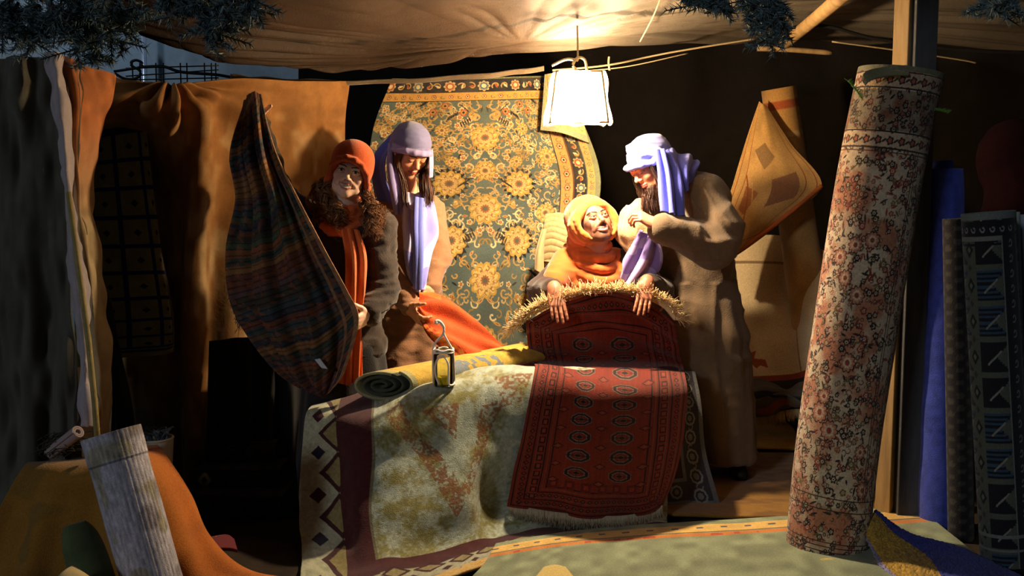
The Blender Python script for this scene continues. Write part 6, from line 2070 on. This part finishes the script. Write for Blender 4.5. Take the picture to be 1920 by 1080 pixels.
    for i, (w_, dz, yf, r) in enumerate(((.082, .062, .066, .022), (.090, .034, .078, .021), (.100, .004, .100, .021), (.112, -.026, .114, .019), (.122, -.062, .124, .022), (.134, -.098, .130, .018), (.140, -.135, .134, .021), (.140, -.175, .134, .019))):
        Sh.chain([neck + np.array([w_ * math.sin(t) + .012 * i * math.cos(t) - .02, -.0 - yf * math.cos(t), dz - (.030 + .010 * i) * math.cos(t) + .012 * math.sin(2 * t + i)]) for t in np.linspace(-1.9, 1.9, 16)], [r * (.7 + .3 * math.cos(t)) for t in np.linspace(-1.9, 1.9, 16)], .007)
    Sh.ell(H.w(0, -.08, -.035), (.084, .13, .104), H.R, .008, True)
    grow('shawl', Sh, M_SCARF, root, (204, 98, 32), .0055, (), [(.008, (.14, .06, .03), 8)])


# ---------------------------------------------------------------- standing man (blue headwrap, long robe)
def person_d():
    eyes = P(1193, 326, 4.98)
    H = Head(eyes, -64, -8, 30, 1.0)
    root = thing('person', 'bearded man in a blue headwrap and long brown robe bending forward', 'person', P(1330, 850, 5.22) * [1, 1, 0])
    neck = P(1258, 362, 5.10)
    shN, shF = P(1312, 372, 4.98), P(1215, 412, 5.26)
    elN = P(1338, 462, 4.86); wrN = P(1232, 424, 4.80)
    elF = P(1196, 490, 5.24); wrF = P(1220, 545, 5.12)
    hip = P(1316, 560, 5.20)
    B = Solid()
    H.solid(B, 1.0, 0, neck, .056, 0)
    ch = P(1292, 430, 5.14)
    B.ell(ch, (.15, .13, .15), None, .05).ell(P(1318, 500, 5.17), (.13, .12, .15), None, .06).ell(hip, (.15, .13, .12), None, .05)
    B.cap(neck, ch, .06, .10, .04).cap(shN, ch, .06, .09, .04).cap(shF, ch, .06, .09, .04)
    limb(B, shN, elN, wrN, .055, .045, .030); limb(B, shF, elF, wrF, .05, .042, .030)
    legs_and_shoes(root, B, hip + [-.08, 0, -.04], hip + [.08, 0, -.04], 5.16, (hip[0] - .02, hip[0] + .17))
    hand(B, wrN, P(1204, 407, 4.80) - wrN, np.array([-.2, .5, -.85]), -1, (35, 50, 35), .05, 1.0, .5, .3)
    hand(B, wrF, P(1226, 590, 5.10) - wrF, np.array([.3, -.8, -.2]), 1, (40, 50, 35), .05, 1.0)
    fine = [(H.o, .13, .0018), (P(1210, 412, 4.82), .09, .003)]
    grow('body', B, M_SKIN, root, lambda V: H.paint(V, closed=True, skin=(204, 132, 100), brow=(30, 20, 18)), .010, fine)
    # robe
    Rb = Solid()
    ys = (500, 560, 620, 690, 760, 820, 846)
    z = [P(1330, y, 5.2)[2] for y in ys]
    x = [P(xx, 600, 5.2)[0] for xx in (1306, 1314, 1320, 1325, 1334, 1345, 1351)]
    Rb.loft(z, x, [5.17, 5.15, 5.13, 5.13, 5.13, 5.13, 5.13], [.12, .165, .182, .188, .18, .165, .16], [.10, .145, .16, .175, .18, .18, .18], .08, 7, [0, .02, .05, .07, .09, .10, .10], .7)
    Rb.ell(P(1298, 430, 5.14), (.185, .155, .165), None, .06).ell(P(1306, 510, 5.17), (.165, .15, .19), None, .07)
    Rb.cap(P(1262, 350, 5.12), P(1325, 370, 5.06), .085, .10, .06).cap(shF, ch, .075, .11, .05)
    Rb.cap(shN, P(1350, 430, 4.92), .092, .092, .05).cap(P(1350, 430, 4.92), elN, .092, .090, .04)
    Rb.cap(elN, wrN + (elN - wrN) * .10, .088, .058, .03)
    Rb.cap(shF, elF, .075, .07, .05).cap(elF, wrF + (elF - wrF) * .2, .07, .055, .03)
    grow('robe', Rb, M_COAT, root, (104, 84, 62), .0085, (), [(.016, (.11, .16, .07), 23)], lambda V: np.where(V[:, 2] < .95, .016 * (1 - 2 * np.abs(noise3(V, (.06, .06, .7), 29) - .5)), .010 * (1 - 2 * np.abs(noise3(V @ rotm(0, 35).T, (.03, .1, .16), 31) - .5))))
    # hood of the robe on the chest; the lamp's brightness is in its pale colour
    Cc = Solid()
    Cc.chain([P(1200, 385, 5.06), P(1184, 408, 5.04), P(1180, 436, 5.04), P(1196, 466, 5.04)], [.030, .048, .056, .05], .03).chain([P(1196, 392, 5.02), P(1210, 420, 5.0), P(1222, 452, 5.0)], [.026, .04, .05], .03)
    grow('robe_collar', Cc, M_COAT, root, (200, 160, 112), .006, (), [(.020, (.05, .05, .16), 3)])
    # headwrap
    Hw = Solid()
    Hw.ell(H.w(0, .022, .048), (.088, .106, .084), H.R, .01).ell(H.w(0, .050, .0), (.078, .070, .07), H.R, .03)
    Hw.ell(H.w(0, -.10, -.05), (.070, .13, .084), H.R, .010, True)
    bd = [(x_ * .001, y_ * .001, z_ * .001) for x_, y_, z_ in ((-86, 30, 0), (-84, -28, 16), (-62, -74, 32), (-30, -98, 40), (0, -106, 42), (30, -98, 40), (62, -74, 32), (84, -28, 16), (86, 30, 0))]
    Hw.chain([H.w(*p) for p in bd], .014, .006)
    kt = P(1236, 288, 4.93)
    Hw.ell(kt, (.028, .024, .024), None, .02)
    Hw.chain([H.w(.0, -.05, .112), H.w(.045, -.01, .112), kt], [.020, .016, .012], .02).chain([H.w(.02, -.088, .066), H.w(.066, -.04, .072), kt], [.018, .014, .012], .02)
    hw = grow('headwrap', Hw, M_SCARF, root, (128, 134, 208), .0045, (), [(.007, (.09, .03, .02), 7)])
    blu = lambda U, V: lin((84, 92, 204)) * (.85 + .3 * noise3(np.stack([U * 14, V * 5, 0 * U], -1), (1, 1, 1), 2)[..., None])
    t1 = [[(1228, 284, 4.93), (1236, 280, 4.90), (1244, 282, 4.91), (1250, 284, 4.95)], [(1230, 320, 4.90), (1244, 320, 4.87), (1258, 316, 4.87), (1272, 312, 4.92)],
          [(1232, 360, 4.86), (1250, 360, 4.83), (1266, 356, 4.82), (1284, 350, 4.88)], [(1236, 396, 4.83), (1254, 398, 4.79), (1270, 404, 4.79), (1287, 404, 4.84)]]
    cloth('headwrap_tail', t1, 90, 150, blu, M_SCARF, .006, hw, folds=[(3, .013, .1, .2)])
    t2 = [[(1244, 280, 4.96), (1262, 282, 5.0), (1290, 292, 5.04), (1308, 300, 5.10)], [(1252, 300, 4.92), (1268, 304, 4.92), (1290, 308, 4.95), (1310, 308, 5.04)],
          [(1268, 340, 4.87), (1278, 336, 4.87), (1290, 328, 4.90), (1302, 318, 4.98)], [(1280, 372, 4.86), (1284, 362, 4.87), (1290, 350, 4.90), (1298, 334, 4.97)]]
    cloth('headwrap_drape', t2, 80, 100, blu, M_SCARF, .006, hw, folds=[(2.4, .010, .1, .5)])
    # violet scarf below the arm
    vi = lambda U, V: np.where((noise3(np.stack([U * 5, V * 5, 0 * U], -1), (1, 1, 1), 14) > .55)[..., None], lin((134, 112, 186)), lin((178, 160, 214)))
    v1 = [[(1198, 430, 4.90), (1216, 440, 4.86), (1236, 452, 4.88)], [(1180, 460, 4.92), (1208, 470, 4.87), (1240, 478, 4.90)], [(1166, 490, 4.92), (1200, 496, 4.88), (1236, 502, 4.92)],
          [(1168, 516, 4.92), (1178, 532, 4.90), (1228, 512, 4.93)]]
    cloth('scarf', v1, 80, 100, vi, M_SCARF, .006, root, folds=[(2.6, .016, .1, .3)])
    # beard and hair
    g = [[H.w(u * .034, -.078 + .012 * abs(u), -.078), H.w(u * .034, -.086, -.115), P(1216 + 8 * u, 372, 4.97), P(1218 + 10 * u, 396, 4.96)] for u in (-1, -.5, 0, .5, 1)]
    g += [[H.w(s * .058, -.03, -.07), H.w(s * .055, -.055, -.11), H.w(s * .045, -.06, -.16)] for s in (-1, 1)]
    strands('beard', g, 110, .0010, root, .007, 8, .0, 2, (48, 28, 20), 16, 3, (80, 46, 30), 'long dark beard')
    g = [[H.w(s * .070, -.045, .02), H.w(s * .080, -.048, -.04), H.w(s * .078, -.06, -.10), H.w(s * .070, -.06, -.17)] for s in (-1, 1)] + [[H.w(s * .074, -.02, .01), H.w(s * .084, -.03, -.06), H.w(s * .080, -.04, -.13), H.w(s * .074, -.04, -.19)] for s in (-1, 1)]
    strands('hair', g, 90, .0011, root, .007, 9, .003, 2, (34, 22, 18), 24, 4, (74, 44, 28), 'long dark hair')


# ---------------------------------------------------------------- figure cut by the right edge (dark maroon cloak)
def person_e():
    Y = 4.75
    hd = P(1958, 300, Y)
    H = Head(hd + [.0, .03, -.01], 62, 0, 12, 1.0)
    root = thing('person', 'person in a dark maroon hooded cloak half outside the right edge', 'person', P(1960, 700, Y) * [1, 1, 0])
    neck = P(1962, 350, Y)
    sL, sR = P(1892, 385, Y), P(2030, 385, Y + .05)
    B = Solid(); H.solid(B, 1.0, 0, neck)
    hip = P(1960, 620, Y)
    B.ell(P(1960, 430, Y), (.15, .11, .15), None, .05).ell(P(1960, 530, Y), (.13, .10, .16), None, .06).ell(hip, (.15, .12, .10), None, .05)
    B.cap(neck, P(1960, 410, Y), .06, .09, .04).cap(sL, sR, .055, .055, .05)
    eL, eR = P(1880, 500, Y), P(2040, 500, Y); wL, wR = P(1920, 560, Y - .14), P(2010, 560, Y - .14)
    limb(B, sL, eL, wL, .05, .042, .028); limb(B, sR, eR, wR, .05, .042, .028)
    legs_and_shoes(root, B, hip + [-.08, 0, -.04], hip + [.08, 0, -.04], Y, (hip[0] - .1, hip[0] + .1))
    hand(B, wL, [.3, -.3, -.6], [0, 1, 0], 1); hand(B, wR, [-.3, -.3, -.6], [0, 1, 0], -1)
    grow('body', B, M_SKIN, root, lambda V: H.paint(V, closed=True, skin=(190, 130, 100)), .012, [(H.o, .14, .003), (wL, .12, .004), (wR, .12, .004)])
    Ck = Solid()
    Ck.ell(H.w(0, .025, .03), (.105, .12, .115), H.R, .02).cap(H.w(0, .04, -.03), neck, .11, .13, .05).cap(neck, P(1925, 400, Y), .13, .13, .06)
    zz = [P(1960, y, Y)[2] for y in (360, 420, 560, 700, 840, 930)]
    Ck.cap(H.w(0, .03, .03), sL, .115, .10, .09)
    Ck.loft(zz, [hip[0]] * 6, [Y] * 6, [.12, .20, .21, .22, .25, .26], [.10, .14, .16, .17, .20, .20], .06, 8, [0, .02, .04, .06, .08, .08])
    Ck.cap(sL, eL, .08, .075, .05).cap(eL, wL, .075, .06, .03).cap(sR, eR, .08, .075, .05).cap(eR, wR, .075, .06, .03)
    Ck.ell(H.w(0, -.10, -.02), (.064, .12, .085), H.R, .01, True)
    grow('cloak', Ck, mat('maroon_wool', (22, 7, 10), rough=1, bump=.4, bscale=150, spec=.05), root, (30, 8, 12), .011, (), [(.014, (.12, .12, .06), 3)])


person_a()
person_b()
person_c()
person_d()
person_e()

for o in list(COL.objects):
    if o.parent is None and o.get('label'):
        st_ = o.name.split('.')[0]
        g_ = {'spruce_branch': 'spruce boughs hanging over the stall', 'rope': 'ropes and cords under the roof', 'folded_rug': 'dark rugs stacked on the ground',
              'pale_roll': 'slim pale rolls at the right edge', 'person': 'people in the rug stall', 'cable': 'black cables above the tarpaulin',
              'wooden_post': 'lit and shaded faces of the wooden post behind the big roll', 'green_sprig': 'green sprigs beside the big roll'}.get(st_)
        if g_: o['group'] = g_
